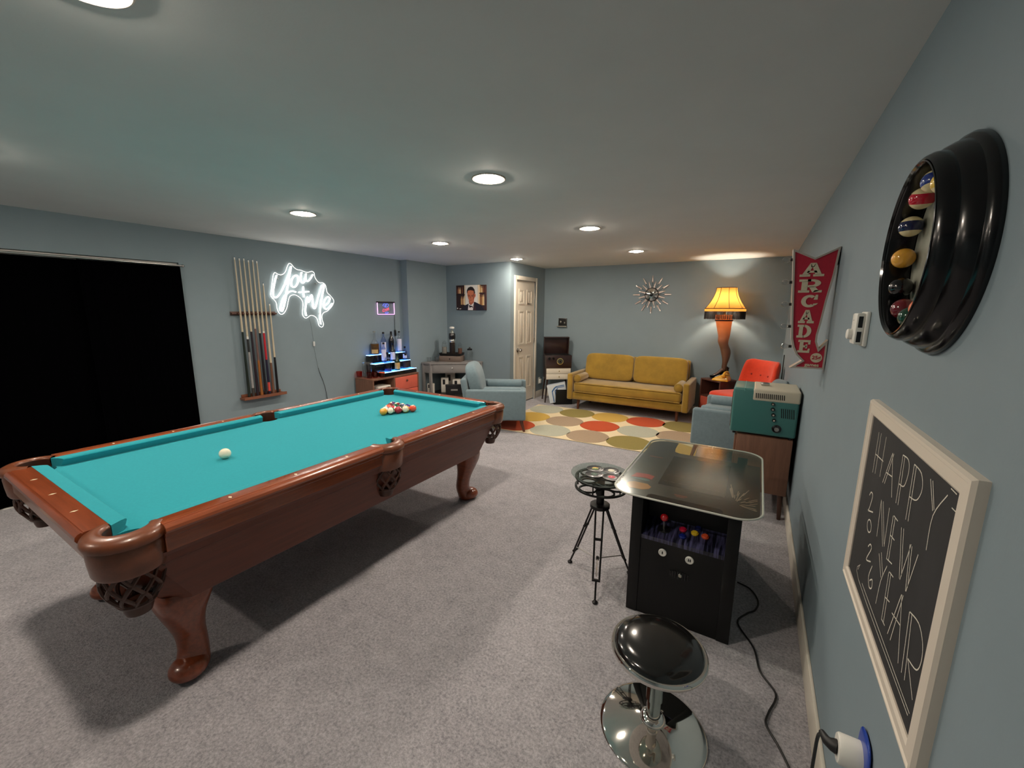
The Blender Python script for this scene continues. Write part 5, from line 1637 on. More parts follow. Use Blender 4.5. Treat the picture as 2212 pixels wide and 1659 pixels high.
# ================================================================ arcade marquee sign
SIGN = [[0.116, 1.887], [0.216, 1.836], [0.317, 1.887], [0.307, 1.75], [0.29, 1.622], [0.279, 1.505], [0.2705, 1.44], [0.271, 1.405], [0.284, 1.368], [0.317, 1.416], [0.318, 1.338], [0.317, 1.259], [0.165, 1.257], [0.216, 1.299], [0.187, 1.33], [0.168, 1.37], [0.156, 1.416], [0.145, 1.533], [0.137, 1.633], [0.127, 1.757]]
sgX, sgY, sgZ = 0.22, 2.735, 1.57
sg = thing('arcade_sign', 'red arrow shaped ARCADE marquee sign jutting from the right wall', 'sign', (sgX, sgY, sgZ))
P = [(x - sgX, z - sgZ) for x, z in SIGN]
M_sgr = mat('sign_red', rgb(168, 22, 48), 0.42, noise=(60, 0.08))
M_sgg = mat('sign_silver', rgb(176, 168, 158), 0.4, metal=0.3)
M_sgl = mat('sign_letter_cream', rgb(196, 186, 160), 0.5, noise=(90, 0.08))
g = G(); 
def tri_prism(g, P, d0, d1):
    t = bmesh.new()
    vs = [t.verts.new((a, d0, b)) for a, b in P]
    t.faces.new(vs)
    r_ = bmesh.ops.extrude_face_region(t, geom=list(t.faces))
    for q in r_['geom']:
        if isinstance(q, bmesh.types.BMVert): q.co.y = d1
    bmesh.ops.triangulate(t, faces=list(t.faces))
    g.merge(t)
tri_prism(g, P, -0.030, 0.030); g.build('sign_body', M_sgg, sg, smooth=0)
# frame edging standing proud of the face
g = G()
n = len(P)
cw_in = inset(P, -0.0085) if sum((P[i][0] * P[(i + 1) % n][1] - P[(i + 1) % n][0] * P[i][1]) for i in range(n)) < 0 else inset(P, 0.0085)
for side in (-1, 1):
    d0, d1 = side * 0.030, side * 0.036
    v = [(a, d1, b) for a, b in P] + [(a, d1, b) for a, b in cw_in] + [(a, d0, b) for a, b in P] + [(a, d0, b) for a, b in cw_in]
    g.add(v, [(i, (i + 1) % n, n + (i + 1) % n, n + i) for i in range(n)] + [(2 * n + i, 2 * n + (i + 1) % n, (i + 1) % n, i) for i in range(n)] + [(n + i, n + (i + 1) % n, 3 * n + (i + 1) % n, 3 * n + i) for i in range(n)])
g.build('sign_frame', M_sgg, sg, smooth=0)
g = G(); tri_prism(g, cw_in, -0.0315, 0.0315); g.build('red_face', M_sgr, sg, smooth=0)
def slab_letter(g, ch, x0, x1, z0, z1, y0, y1):
    """heavy slab serif capitals from boxes and quads"""
    w, h = x1 - x0, z1 - z0
    def q(P):
        g.prism([(x0 + a * w, z0 + b * h) for a, b in P], y0, y1, 'xz')
    def arc(cx, cz, ro, zo, ri, zi, a0, a1, k=10):
        P = [(cx + ro * math.cos(a0 + (a1 - a0) * i / k), cz + zo * math.sin(a0 + (a1 - a0) * i / k)) for i in range(k + 1)]
        Q = [(cx + ri * math.cos(a0 + (a1 - a0) * i / k), cz + zi * math.sin(a0 + (a1 - a0) * i / k)) for i in range(k + 1)]
        for i in range(k):
            q([P[i], P[i + 1], Q[i + 1], Q[i]])
    if ch == 'A':
        q([(0.0, 0.0), (0.44, 0.0), (0.44, 0.17), (0.0, 0.17)]); q([(0.56, 0.0), (1.0, 0.0), (1.0, 0.17), (0.56, 0.17)])
        q([(0.10, 0.15), (0.34, 0.15), (0.50, 0.72), (0.40, 1.0)]); q([(0.64, 0.15), (0.90, 0.15), (0.64, 1.0), (0.50, 0.70)])
        q([(0.40, 1.0), (0.45, 0.68), (0.55, 0.68), (0.64, 1.0)]); q([(0.28, 0.28), (0.72, 0.28), (0.68, 0.43), (0.32, 0.43)])
    elif ch == 'R':
        q([(0.0, 0.0), (0.48, 0.0), (0.48, 0.17), (0.0, 0.17)]); q([(0.0, 0.83), (0.5, 0.83), (0.5, 1.0), (0.0, 1.0)])
        q([(0.12, 0.15), (0.38, 0.15), (0.38, 0.85), (0.12, 0.85)])
        arc(0.55, 0.70, 0.38, 0.30, 0.14, 0.14, -PI / 2, PI / 2); q([(0.36, 0.84), (0.56, 0.84), (0.56, 1.0), (0.36, 1.0)]); q([(0.36, 0.40), (0.56, 0.40), (0.56, 0.56), (0.36, 0.56)])
        q([(0.44, 0.44), (0.70, 0.44), (0.88, 0.12), (0.62, 0.0)]); q([(0.62, 0.0), (1.0, 0.0), (1.0, 0.17), (0.70, 0.17)])
    elif ch == 'C':
        arc(0.48, 0.5, 0.48, 0.5, 0.20, 0.30, PI * 0.28, PI * 1.72, 18)
        q([(0.72, 0.62), (0.95, 0.62), (0.95, 1.0), (0.82, 1.0)]); q([(0.70, 0.10), (0.92, 0.22), (1.0, 0.34), (0.72, 0.30)])
    elif ch == 'D':
        q([(0.0, 0.0), (0.5, 0.0), (0.5, 0.17), (0.0, 0.17)]); q([(0.0, 0.83), (0.5, 0.83), (0.5, 1.0), (0.0, 1.0)])
        q([(0.13, 0.15), (0.40, 0.15), (0.40, 0.85), (0.13, 0.85)])
        arc(0.46, 0.5, 0.54, 0.5, 0.24, 0.33, -PI / 2, PI / 2, 14)
    elif ch == 'E':
        q([(0.0, 0.0), (1.0, 0.0), (1.0, 0.17), (0.0, 0.17)]); q([(0.0, 0.83), (1.0, 0.83), (1.0, 1.0), (0.0, 1.0)])
        q([(0.14, 0.15), (0.44, 0.15), (0.44, 0.85), (0.14, 0.85)]); q([(0.44, 0.42), (0.70, 0.42), (0.70, 0.58), (0.44, 0.58)]); q([(0.62, 0.34), (0.76, 0.34), (0.76, 0.66), (0.62, 0.66)])
        q([(0.82, 0.15), (1.0, 0.15), (1.0, 0.34), (0.86, 0.34)]); q([(0.82, 0.66), (1.0, 0.66), (1.0, 0.85), (0.82, 0.85)])
for ch, x0, x1, z0, z1 in (('A', 0.158, 0.263, 1.742, 1.811), ('R', 0.160, 0.262, 1.660, 1.728), ('C', 0.179, 0.253, 1.583, 1.648), ('A', 0.177, 0.246, 1.500, 1.570), ('D', 0.178, 0.241, 1.423, 1.492), ('E', 0.190, 0.244, 1.343, 1.411)):
    g = G(); slab_letter(g, ch, x0 - sgX, x1 - sgX, z0 - sgZ, z1 - sgZ, -0.0335, -0.0310); g.build('letter', M_sgl, sg, smooth=0)
g = G(); g.lathe([(0.0001, -0.0328), (0.0255, -0.0328), (0.0255, -0.031)], (0.2775 - sgX, 0, 1.3185 - sgZ), 30, 'y'); pd = g.build('price_disc', M_sgl, sg, smooth=20)
MX = Matrix.Rotation(PI / 2, 4, 'X')
g = G(); text_mesh('25\u00a2', 0.027, Matrix.Translation((0.2775 - sgX, -0.0333, 1.3185 - sgZ)) @ MX, g, 0.0004, 0.0008); g.build('price_lettering', M_sgr, pd, smooth=0)
g = G(); text_mesh('games', 0.025, Matrix.Translation((0.2620 - sgX, -0.0325, 1.279 - sgZ)) @ MX, g, 0.0006, 0.0006); g.build('games_lettering', M_sgl, sg, smooth=0)
M_bulbglass = glass_mat('bulb_glass', tint=0.9, refl=2.6)
for x, z in ((0.1205, 1.835), (0.128, 1.717), (0.138, 1.600), (0.147, 1.481), (0.160, 1.372)):
    xx, zz = x - sgX, z - sgZ
    g = G(); g.cyl((xx + 0.004, 0, zz), (xx - 0.010, 0, zz), 0.008, n=14); so = g.build('bulb_socket', M_black, sg)
    g = G(); g.lathe([(0.007, -0.010), (0.012, -0.016), (0.0165, -0.028), (0.014, -0.040), (0.006, -0.046), (0.0001, -0.047)], (xx, 0, zz), 18, 'x'); g.build('clear_bulb', M_bulbglass, so)
g = G(); g.box(0.3165 - sgX, XR - sgX, -0.02, 0.02, 1.28 - sgZ, 1.40 - sgZ); g.box(0.312 - sgX, XR - sgX, -0.02, 0.02, 1.80 - sgZ, 1.86 - sgZ); g.build('wall_bracket', M_blackm, sg, smooth=0)
# cord behind the corner
g = G(); g.tube(smoothpts([(XR - 0.008, 6.30, 1.02), (XR - 0.008, 6.29, 0.8), (XR - 0.008, 6.30, 0.5), (XR - 0.02, 6.30, 0.12)], 5), 0.006, 6)
o = g.build('power_cord', M_cord); tag(o, 'dark cord running down the right wall behind the orange chair', 'cord')

# ================================================================ thermostat like control on the right wall
th2 = thing('thermostat', 'white plastic wall control with dark slots between the sign and the ball clock', 'thermostat', (XR, 1.865, 1.50))
g = G(); g.box(-0.012, 0, -0.045, 0.045, -0.058, 0.060, 0.004); g.build('back_plate', M_white, th2, smooth=30)
g = G(); g.box(-0.036, -0.011, -0.036, 0.040, -0.052, 0.055, 0.006); cv = g.build('cover', M_white, th2, smooth=30)
g = G(); g.box(-0.030, -0.018, -0.0375, -0.035, 0.006, 0.044); g.box(-0.030, -0.018, -0.0375, -0.035, -0.044, -0.008); g.build('slot', M_black, cv, smooth=0)
g = G(); g.lathe([(0.018, 0.0), (0.018, -0.012), (0.014, -0.015), (0.0001, -0.015)], (-0.036, 0.012, -0.018), 22, 'x'); g.build('dial_knob', M_white, cv)
g = G(); g.box(-0.0366, -0.0355, 0.002, 0.018, 0.030, 0.0315); g.build('scale_mark', M_black, cv, smooth=0)

# ================================================================ billiard ball clock
bc = thing('ball_clock', 'large round black wall clock with pool balls for hours on the right wall', 'wall clock', (XR, 1.208, 1.684))
M_clk = mat('black_lacquer', rgb(7, 7, 9), 0.2, coat=0.15, spec=0.4)
g = G()
g.lathe([(0.150, 0.0), (0.2136, 0.0), (0.2145, -0.008), (0.210, -0.016), (0.203, -0.020), (0.200, -0.030), (0.193, -0.042), (0.188, -0.046), (0.187, -0.058), (0.182, -0.068), (0.1765, -0.0725), (0.1735, -0.071), (0.171, -0.062), (0.168, -0.020)], n=72, axis='x')
g.build('case_rim', M_clk, bc)
g = G(); g.lathe([(0.0001, -0.018), (0.1685, -0.018)], n=60, axis='x'); g.build('dial', mat('clock_dial', rgb(150, 150, 136), 0.4, noise=(14, 0.25)), bc)
g = G(); g.lathe([(0.170, -0.066), (0.1725, -0.0715), (0.1745, -0.0735), (0.1725, -0.0745), (0.1695, -0.070)], n=72, axis='x'); g.build('bezel_edge', M_blackg, bc)
HB = [(38, 58, 130, 1), (226, 190, 70, 1), (40, 54, 120, 0), (190, 36, 48, 0), (90, 46, 100, 0), (232, 120, 76, 0), (24, 64, 46, 0), (104, 26, 34, 0), (14, 14, 16, 0), (226, 166, 62, 0), (24, 30, 70, 1), (190, 30, 50, 1)]
for i, (r, gg, b_, st) in enumerate(HB):
    a_ = PI / 2 + i * 2 * PI / 12         # clockwise as seen from the room
    yb_, zb2 = 0.137 * math.cos(a_), 0.137 * math.sin(a_)
    g = G(); g.sphere((0, 0, 0), 0.0225, 24, 14)
    m = mat('hour_ball', rgb(r, gg, b_), 0.12, coat=0.5)
    if st:
        nt_ = m.node_tree
        bs_ = nt_.nodes['Principled BSDF']
        tc = nt_.nodes.new('ShaderNodeTexCoord'); sp = nt_.nodes.new('ShaderNodeSeparateXYZ'); nt_.links.new(tc.outputs['Object'], sp.inputs[0])
        ab = nt_.nodes.new('ShaderNodeMath'); ab.operation = 'ABSOLUTE'; nt_.links.new(sp.outputs['Z'], ab.inputs[0])
        gt = nt_.nodes.new('ShaderNodeMath'); gt.operation = 'GREATER_THAN'; gt.inputs[1].default_value = 0.0105; nt_.links.new(ab.outputs[0], gt.inputs[0])
        mi = nt_.nodes.new('ShaderNodeMix'); mi.data_type = 'RGBA'; nt_.links.new(gt.outputs[0], mi.inputs['Factor'])
        mi.inputs['A'].default_value = rgb(r, gg, b_); mi.inputs['B'].default_value = rgb(222, 208, 160); nt_.links.new(mi.outputs['Result'], bs_.inputs['Base Color'])
    o = g.build('hour_ball', m, bc, loc=(-0.042, 0.137 * math.cos(a_), zb2), smooth=180)
    o.rotation_euler = (0.25 * (i % 3 - 1), 0, 0)
for ln, w_, a_ in ((0.075, 0.006, 2.5), (0.105, 0.004, 0.75)):
    g = G(); Mh = Matrix.Rotation(a_, 4, 'X'); g.box(-0.026, -0.024, -w_ / 2, w_ / 2, -0.015, ln, M=Mh); g.build('clock_hand', M_black, bc, smooth=0)
g = G(); g.lathe([(0.010, -0.018), (0.010, -0.030), (0.0001, -0.031)], n=18, axis='x'); g.build('hub', M_steel, bc)

# ================================================================ chalkboard
CHALK = [[[1.433, 1.237], [1.429, 1.123]], [[1.41, 1.24], [1.405, 1.128]], [[1.361, 1.243], [1.358, 1.136]], [[1.43, 1.176], [1.351, 1.18]], [[1.287, 1.222], [1.326, 1.132]], [[1.277, 1.223], [1.31, 1.135]], [[1.287, 1.222], [1.238, 1.127]], [[1.313, 1.164], [1.259, 1.171]], [[1.213, 1.24], [1.203, 1.128]], [[1.199, 1.24], [1.187, 1.13]], [[1.213, 1.24], [1.174, 1.241], [1.159, 1.22], [1.17, 1.182], [1.204, 1.174]], [[1.134, 1.244], [1.125, 1.123]], [[1.121, 1.245], [1.11, 1.126]], [[1.134, 1.244], [1.088, 1.24], [1.069, 1.213], [1.087, 1.183], [1.129, 1.174]], [[1.039, 1.246], [1.002, 1.197]], [[1.027, 1.247], [0.997, 1.201]], [[0.955, 1.247], [0.997, 1.19], [0.996, 1.121]], [[1.311, 1.091], [1.296, 0.998]], [[1.311, 1.091], [1.239, 1.0]], [[1.294, 1.094], [1.231, 1.01]], [[1.24, 1.1], [1.228, 1.006]], [[1.204, 1.096], [1.196, 0.99]], [[1.189, 1.1], [1.182, 0.996]], [[1.2, 1.098], [1.169, 1.099]], [[1.199, 1.05], [1.168, 1.053]], [[1.192, 0.993], [1.156, 1.001]], [[1.14, 1.098], [1.098, 1.0]], [[1.126, 1.102], [1.089, 1.011]], [[1.094, 1.0], [1.07, 1.094]], [[1.076, 1.091], [1.053, 0.999]], [[1.064, 1.093], [1.046, 1.011]], [[1.051, 1.0], [1.027, 1.095]], [[1.255, 0.973], [1.211, 0.934]], [[1.24, 0.984], [1.2, 0.944]], [[1.184, 0.98], [1.208, 0.927], [1.214, 0.862]], [[1.165, 0.976], [1.156, 0.859]], [[1.151, 0.982], [1.141, 0.864]], [[1.162, 0.978], [1.133, 0.982]], [[1.162, 0.915], [1.128, 0.924]], [[1.158, 0.861], [1.13, 0.863]], [[1.069, 0.981], [1.105, 0.861]], [[1.059, 0.985], [1.083, 0.862]], [[1.067, 0.982], [1.02, 0.857]], [[1.102, 0.915], [1.046, 0.925]], [[1.014, 0.979], [0.996, 0.856]], [[1.001, 0.983], [0.976, 0.856]], [[1.012, 0.98], [0.965, 0.989], [0.934, 0.972], [0.924, 0.942], [0.936, 0.913], [0.98, 0.901]], [[0.98, 0.901], [0.927, 0.857]], [[1.422, 1.059], [1.409, 1.073], [1.39, 1.068], [1.404, 1.026], [1.415, 1.018], [1.363, 1.034]], [[1.356, 0.998], [1.366, 1.004], [1.378, 1.005], [1.39, 1.0], [1.396, 0.99], [1.393, 0.98], [1.384, 0.974], [1.371, 0.973], [1.359, 0.979], [1.354, 0.988], [1.356, 0.998]], [[1.353, 0.94], [1.337, 0.955], [1.322, 0.949], [1.35, 0.905], [1.309, 0.92]], [[1.29, 0.919], [1.305, 0.881], [1.286, 0.862], [1.265, 0.872], [1.271, 0.891], [1.291, 0.877]], [[0.948, 1.262], [0.923, 1.261]], [[0.931, 1.234], [0.915, 1.234]], [[1.409, 0.839], [1.395, 0.862], [1.388, 0.82], [0.932, 0.818]], [[1.351, 0.832], [0.927, 0.827]]]
CBY, CBZ = 1.265, 1.0
CBX = XR
cb = thing('chalkboard', 'white framed chalkboard lettered HAPPY NEW YEAR and 2026 on the right wall', 'chalkboard', (CBX, CBY, CBZ))
fy0, fy1, fz0, fz1 = 0.862 - CBY, 1.550 - CBY, 0.750 - CBZ, 1.308 - CBZ
M_fr = mat('chalkboard_frame_white', rgb(216, 206, 192), 0.4)
def member(g, ya, yb__, za, zb__):
    g.box(-0.020, 0, ya, yb__, za, zb__, 0.004)
g = G()
fwd = 0.040
v = []
O = [(fy0, fz0), (fy1, fz0), (fy1, fz1), (fy0, fz1)]
def ins(d): return [(fy0 + d, fz0 + d), (fy1 - d, fz0 + d), (fy1 - d, fz1 - d), (fy0 + d, fz1 - d)]
prof = [(0.0, 0.0), (0.0, -0.014), (0.004, -0.020), (0.010, -0.021), (0.013, -0.018), (0.020, -0.019), (fwd - 0.006, -0.020), (fwd, -0.016), (fwd, -0.010)]
for d_, x_ in prof:
    v += [(x_, a, b) for a, b in ins(d_)]
f = [(j * 4 + i, j * 4 + (i + 1) % 4, (j + 1) * 4 + (i + 1) % 4, (j + 1) * 4 + i) for j in range(len(prof) - 1) for i in range(4)]
g.add(v, f); g.build('frame', M_fr, cb, smooth=25)
M_slate = mat('slate_black', rgb(38, 38, 40), 0.75, noise=(6, 0.35, (1, 1, 0.5)))
g = G(); g.box(-0.013, -0.004, fy0 + 0.02, fy1 - 0.02, fz0 + 0.02, fz1 - 0.02); g.build('slate', M_slate, cb, smooth=0)
M_chalk = mat('chalk', rgb(214, 210, 196), 0.95, noise=(300, 0.25))
def chalk(ids, name, w=0.0030):
    g = G()
    for i in ids:
        P = CHALK[i]
        if len(P) > 2: P = [tuple(p)[:2] for p in smoothpts([(a, b, 0) for a, b in P], 4)]
        P = [(max(0.909, min(1.505, a)), b) for a, b in P]
        for (a, b), (c, d) in zip(P[:-1], P[1:]):
            t_ = Vector((c - a, d - b))
            if t_.length < 1e-6: continue
            t_.normalize(); n_ = Vector((-t_.y, t_.x)) * (w / 2)
            g.add([(-0.0136, a + n_.x - CBY, b + n_.y - CBZ), (-0.0136, a - n_.x - CBY, b - n_.y - CBZ), (-0.0136, c - n_.x - CBY, d - n_.y - CBZ), (-0.0136, c + n_.x - CBY, d + n_.y - CBZ)], [(0, 1, 2, 3)])
    g.build(name, M_chalk, cb, smooth=0)
for a_, b_ in ((0, 4), (4, 8), (8, 11), (11, 14), (14, 17), (17, 21), (21, 26), (26, 32), (32, 35), (35, 40), (40, 44), (44, 48)):
    chalk(range(a_, b_), 'chalk_letter', 0.0026)
for i in range(48, 52): chalk([i], 'chalk_digit', 0.0035)
for i in range(52, 56): chalk([i], 'chalk_line', 0.002)

# ================================================================ wall outlet with timer plug
ol = thing('outlet_night_light', 'blue edged white plug adapter in the outlet below the chalkboard', 'plug adapter', (XR, 1.135, 0.500))
g = G(); g.squad((-0.006, 0, 0), 0.006, 0.050, 0.062, 0.6, 0.8, 30, 14); g.build('blue_plate', mat('cobalt_plastic', rgb(34, 66, 160), 0.3, coat=0.3), ol)
g = G(); g.lathe([(0.034, -0.010), (0.034, -0.052), (0.031, -0.056), (0.0001, -0.056)], (0, 0, 0), 36, 'x'); g.build('white_body', M_white, ol)
# power cord of the arcade table, with its plug
CORD = [[0.035, 2.52], [0.10, 2.49], [0.140, 2.40], [0.125, 2.31], [0.087, 2.256], [0.052, 2.16], [0.123, 2.02], [0.149, 1.889], [0.205, 1.795], [0.178, 1.686], [0.169, 1.627], [0.205, 1.56], [0.236, 1.49], [0.252, 1.43], [0.262, 1.37]]
pts_ = [(a, b, 0.008) for a, b in CORD] + [(0.258, 1.31, 0.05), (0.252, 1.27, 0.16), (0.245, 1.235, 0.33), (0.238, 1.195, 0.45), (0.238, 1.155, 0.50)]
pc = thing('power_cord', 'black power cord running over the carpet from the arcade table to the wall plug', 'cord', (0.035, 2.52, 0))
g = G(); g.xf = lambda q: Vector((q[0] - 0.035, q[1] - 2.52, q[2])); g.tube(smoothpts(pts_, 6), 0.0042, 8); g.build('cable', M_cord, pc)
g = G(); g.xf = lambda q: Vector((q[0] - 0.035, q[1] - 2.52, q[2])); g.tube([(0.238, 1.165, 0.497), (0.245, 1.142, 0.500), (0.255, 1.137, 0.500), (0.2648, 1.135, 0.500)], [0.007, 0.011, 0.015, 0.017], 12); g.build('plug', M_cord, pc)

# ================================================================ cocktail arcade table
ar = thing('arcade_table', 'black cocktail arcade cabinet with glossy glass top, red joystick and coloured buttons', 'arcade table', (-0.225, 2.45, 0))
OX, OY = -0.225, 2.45
def la(g): g.xf = lambda q: Vector((q[0] - OX, q[1] - OY, q[2]))
M_cab = mat('cabinet_black', rgb(7, 7, 7), 0.45, spec=0.35)
AX0, AX1, AY0, AY1, AZ = -0.468, 0.020, 1.985, 2.90, 0.640
st = 0.055          # side thickness
g = G(); la(g)
g.box(AX0, AX0 + st, AY0, AY1, 0.0, AZ, 0.003); g.box(AX1 - st, AX1, AY0, AY1, 0.0, AZ, 0.003)
g.box(AX0 + st, AX1 - st, AY0 + 0.006, AY0 + 0.02, 0.0, 0.44, 0)
g.box(AX0 + st, AX1 - st, AY0 + 0.16, AY1 - 0.16, 0.30, AZ); g.box(AX0 + st, AX1 - st, AY1 - 0.02, AY1 - 0.006, 0.0, 0.44)
g.build('cabinet_body', M_cab, ar, smooth=30)
def deck_mat():
    m = mat('control_deck_art', rgb(40, 40, 78), 0.3, coat=0.3)
    nt = m.node_tree
    b = nt.nodes['Principled BSDF']
    tc = nt.nodes.new('ShaderNodeTexCoord'); mp = nt.nodes.new('ShaderNodeMapping'); mp.inputs['Scale'].default_value = (60, 6, 6); mp.inputs['Rotation'].default_value = (0, 0, 0.35)
    nz = nt.nodes.new('ShaderNodeTexNoise'); nz.inputs['Scale'].default_value = 1.6; nz.inputs['Detail'].default_value = 5
    nt.links.new(tc.outputs['Object'], mp.inputs[0]); nt.links.new(mp.outputs[0], nz.inputs['Vector'])
    cr = nt.nodes.new('ShaderNodeValToRGB')
    cr.color_ramp.elements[0].position = 0.42; cr.color_ramp.elements[0].color = rgb(14, 14, 26)
    cr.color_ramp.elements[1].position = 0.72; cr.color_ramp.elements[1].color = rgb(84, 82, 120)
    nt.links.new(nz.outputs[0], cr.inputs[0]); nt.links.new(cr.outputs[0], b.inputs['Base Color'])
    return m
M_deck = deck_mat()
g = G(); la(g)
dz0, dz1 = 0.442, 0.476
g.add([(AX0 + st, AY0 + 0.004, dz0 - 0.02), (AX1 - st, AY0 + 0.004, dz0 - 0.02), (AX1 - st, AY0 + 0.004, dz0), (AX0 + st, AY0 + 0.004, dz0), (AX0 + st, AY0 + 0.16, dz1), (AX1 - st, AY0 + 0.16, dz1), (AX0 + st, AY0 + 0.16, dz0 - 0.02), (AX1 - st, AY0 + 0.16, dz0 - 0.02)],
      [(0, 1, 2, 3), (3, 2, 5, 4), (4, 5, 7, 6), (0, 3, 4, 6), (1, 7, 5, 2), (0, 6, 7, 1)])
dk = g.build('control_deck', M_deck, ar, smooth=0)
def dz(y): return dz0 + (dz1 - dz0) * (y - AY0) / 0.16
sl = math.atan2(dz1 - dz0, 0.16)
def on_deck(x, y): return Matrix.Translation((x - OX, y - OY, dz(y))) @ Matrix.Rotation(sl, 4, 'X')
def lathe_m(g, prof, M_, n=22):
    h = G(); h.lathe(prof, n=n)
    for q in h.bm.verts: q.co = M_ @ q.co
    g.merge(h.bm)
JM = on_deck(-0.318, 2.065)
g = G(); lathe_m(g, [(0.0001, 0.004), (0.030, 0.004), (0.032, 0.0)], JM); js = g.build('joystick', M_black, dk)
g = G(); lathe_m(g, [(0.006, 0.0), (0.006, 0.055)], JM); g.build('shaft', M_steel, js)
g = G(); lathe_m(g, [(max(0.0001, 0.0195 * math.sin(PI * i / 12)), 0.072 - 0.0195 * math.cos(PI * i / 12)) for i in range(13)], JM); g.build('ball_top', mat('red_ball_top', rgb(176, 22, 30), 0.15, coat=0.5), js)
for x, y, c, nm in ((-0.232, 2.095, (190, 24, 60), 'red'), (-0.226, 2.045, (26, 40, 120), 'blue'), (-0.176, 2.090, (220, 184, 40), 'yellow'), (-0.128, 2.085, (216, 84, 46), 'orange'), (-0.165, 2.130, (26, 34, 90), 'dark blue')):
    g = G(); Mx_ = on_deck(x, y)
    lathe_m(g, [(0.0175, 0.0), (0.0175, 0.006), (0.0145, 0.008), (0.0140, 0.006), (0.0120, 0.011), (0.0001, 0.012)], Mx_)
    b_ = g.build('push_button', mat('button_plastic', rgb(*c), 0.25, coat=0.3), dk); b_['label'] = nm + ' push button'
# player buttons, coin slot, lock
for x, nm in ((-0.305, 1), (-0.180, 2)):
    g = G(); la(g); g.lathe([(0.0195, 0.0), (0.0195, -0.005), (0.0160, -0.008), (0.0155, -0.006), (0.0001, -0.006)], (x, AY0 + 0.006, 0.373), 28, 'y'); b_ = g.build('player_button', M_white, ar)
    g = G(); la(g)
    for k in range(nm):
        xx = x + (k - (nm - 1) / 2) * 0.008
        g.sphere((xx, AY0 - 0.001, 0.379), 0.0026, 10, 6); g.box(xx - 0.0026, xx + 0.0026, AY0 - 0.0015, AY0 - 0.0002, 0.367, 0.376)
    g.build('player_mark', M_black, b_, smooth=0)
g = G(); la(g)
for x in (-0.262, -0.250, -0.238, -0.226, -0.205, -0.193, -0.181): g.box(x - 0.003, x + 0.003, AY0 + 0.001, AY0 + 0.007, 0.255 + abs(x + 0.216) * 0.2, 0.300 - abs(x + 0.216) * 0.2)
g.build('vent_slots', M_black, ar, smooth=0)
g = G(); la(g); g.lathe([(0.010, 0.0), (0.010, -0.012), (0.0075, -0.015), (0.0001, -0.015)], (-0.215, AY0 + 0.006, 0.282), 20, 'y'); lk_ = g.build('coin_door_lock', M_chrome, ar)
# table top
TX0, TX1, TY0, TY1 = -0.578, 0.098, 1.955, 2.985
Pt = rrect(TX0, TX1, TY0, TY1, 0.115, 10)
g = G(); la(g); g.prism(Pt, AZ + 0.010, AZ + 0.021); 
g.build('glass_top', glass_mat('table_glass', (0.93, 0.97, 0.95), tint=0.95, rough=0.13), ar, smooth=30)
g = G(); la(g)
Pi = rrect(TX0 + 0.0012, TX1 - 0.0012, TY0 + 0.0012, TY1 - 0.0012, 0.114, 10)
g.tube([(a, b, AZ + 0.0150) for a, b in rrect(TX0, TX1, TY0, TY1, 0.115, 10)], 0.0050, 8, closed=True)
g.build('edge_trim', mat('edge_trim_pale', rgb(196, 196, 186), 0.3), ar)
# printed art under the glass, with clear tabs at both ends
M_art = mat('art_sheet', rgb(26, 23, 24), 0.35, noise=(3.5, 0.5))
ax0, ax1, ay0, ay1 = TX0 + 0.012, TX1 - 0.012, TY0 + 0.012, TY1 - 0.012
rr_ = rrect(ax0, ax1, ay0, ay1, 0.105, 10)
# split outline: build the art as a polygon going round with two notches
nb = [p for p in rr_]
def side_pts():
    tr, tl, bl_, br = rr_[0:11], rr_[11:22], rr_[22:33], rr_[33:44]
    P_ = []
    # near edge left corner -> notch -> right corner
    P_ += bl_
    P_ += [(-0.405, ay0), (-0.400, ay0 + 0.050), (-0.385, ay0 + 0.066), (-0.075, ay0 + 0.066), (-0.060, ay0 + 0.050), (-0.055, ay0)]
    P_ += br
    P_ += [(ax1, 2.745), (-0.36, 2.745), (-0.395, 2.765), (-0.405, 2.80), (-0.405, ay1)]
    P_ += tl
    return P_
t = bmesh.new()
vs = []
for a, b in side_pts():
    vs.append(t.verts.new((a - OX, b - OY, AZ + 0.004)))
t.faces.new(vs)
r_ = bmesh.ops.extrude_face_region(t, geom=list(t.faces))
for q in r_['geom']:
    if isinstance(q, bmesh.types.BMVert): q.co.z += 0.004
bmesh.ops.triangulate(t, faces=list(t.faces))
g = G(); g.merge(t); art = g.build('art_sheet', M_art, ar, smooth=0)
# monitor area, ruled grid and loose shapes printed on the sheet
za, zb3 = AZ + 0.008, AZ + 0.0086
def printed(name, polys, c, rough=0.5):
    g = G(); la(g)
    for P_ in polys:
        g.prism(P_, za, zb3)
    g.build(name, mat('print_ink', rgb(*c), rough), art, smooth=0)
def bar_(xa, ya, xb, yb2, w):
    d_ = Vector((xb - xa, yb2 - ya)).normalized(); n_ = Vector((-d_.y, d_.x)) * w / 2
    return [(xa + n_.x, ya + n_.y), (xa - n_.x, ya - n_.y), (xb - n_.x, yb2 - n_.y), (xb + n_.x, yb2 + n_.y)]
sx0, sx1, sy0, sy1 = -0.395, -0.055, 2.17, 2.68
frm = [bar_(sx0, sy0, sx1, sy0, 0.006), bar_(sx0, sy1, sx1, sy1, 0.006), bar_(sx0, sy0, sx0, sy1, 0.006), bar_(sx1, sy0, sx1, sy1, 0.006)]
printed('screen_border', frm, (70, 64, 70))
printed('screen', [[(sx0 + 0.01, sy0 + 0.01), (sx1 - 0.01, sy0 + 0.01), (sx1 - 0.01, sy1 - 0.01), (sx0 + 0.01, sy1 - 0.01)]], (30, 28, 32), 0.2)
rg_ = random.Random(5)
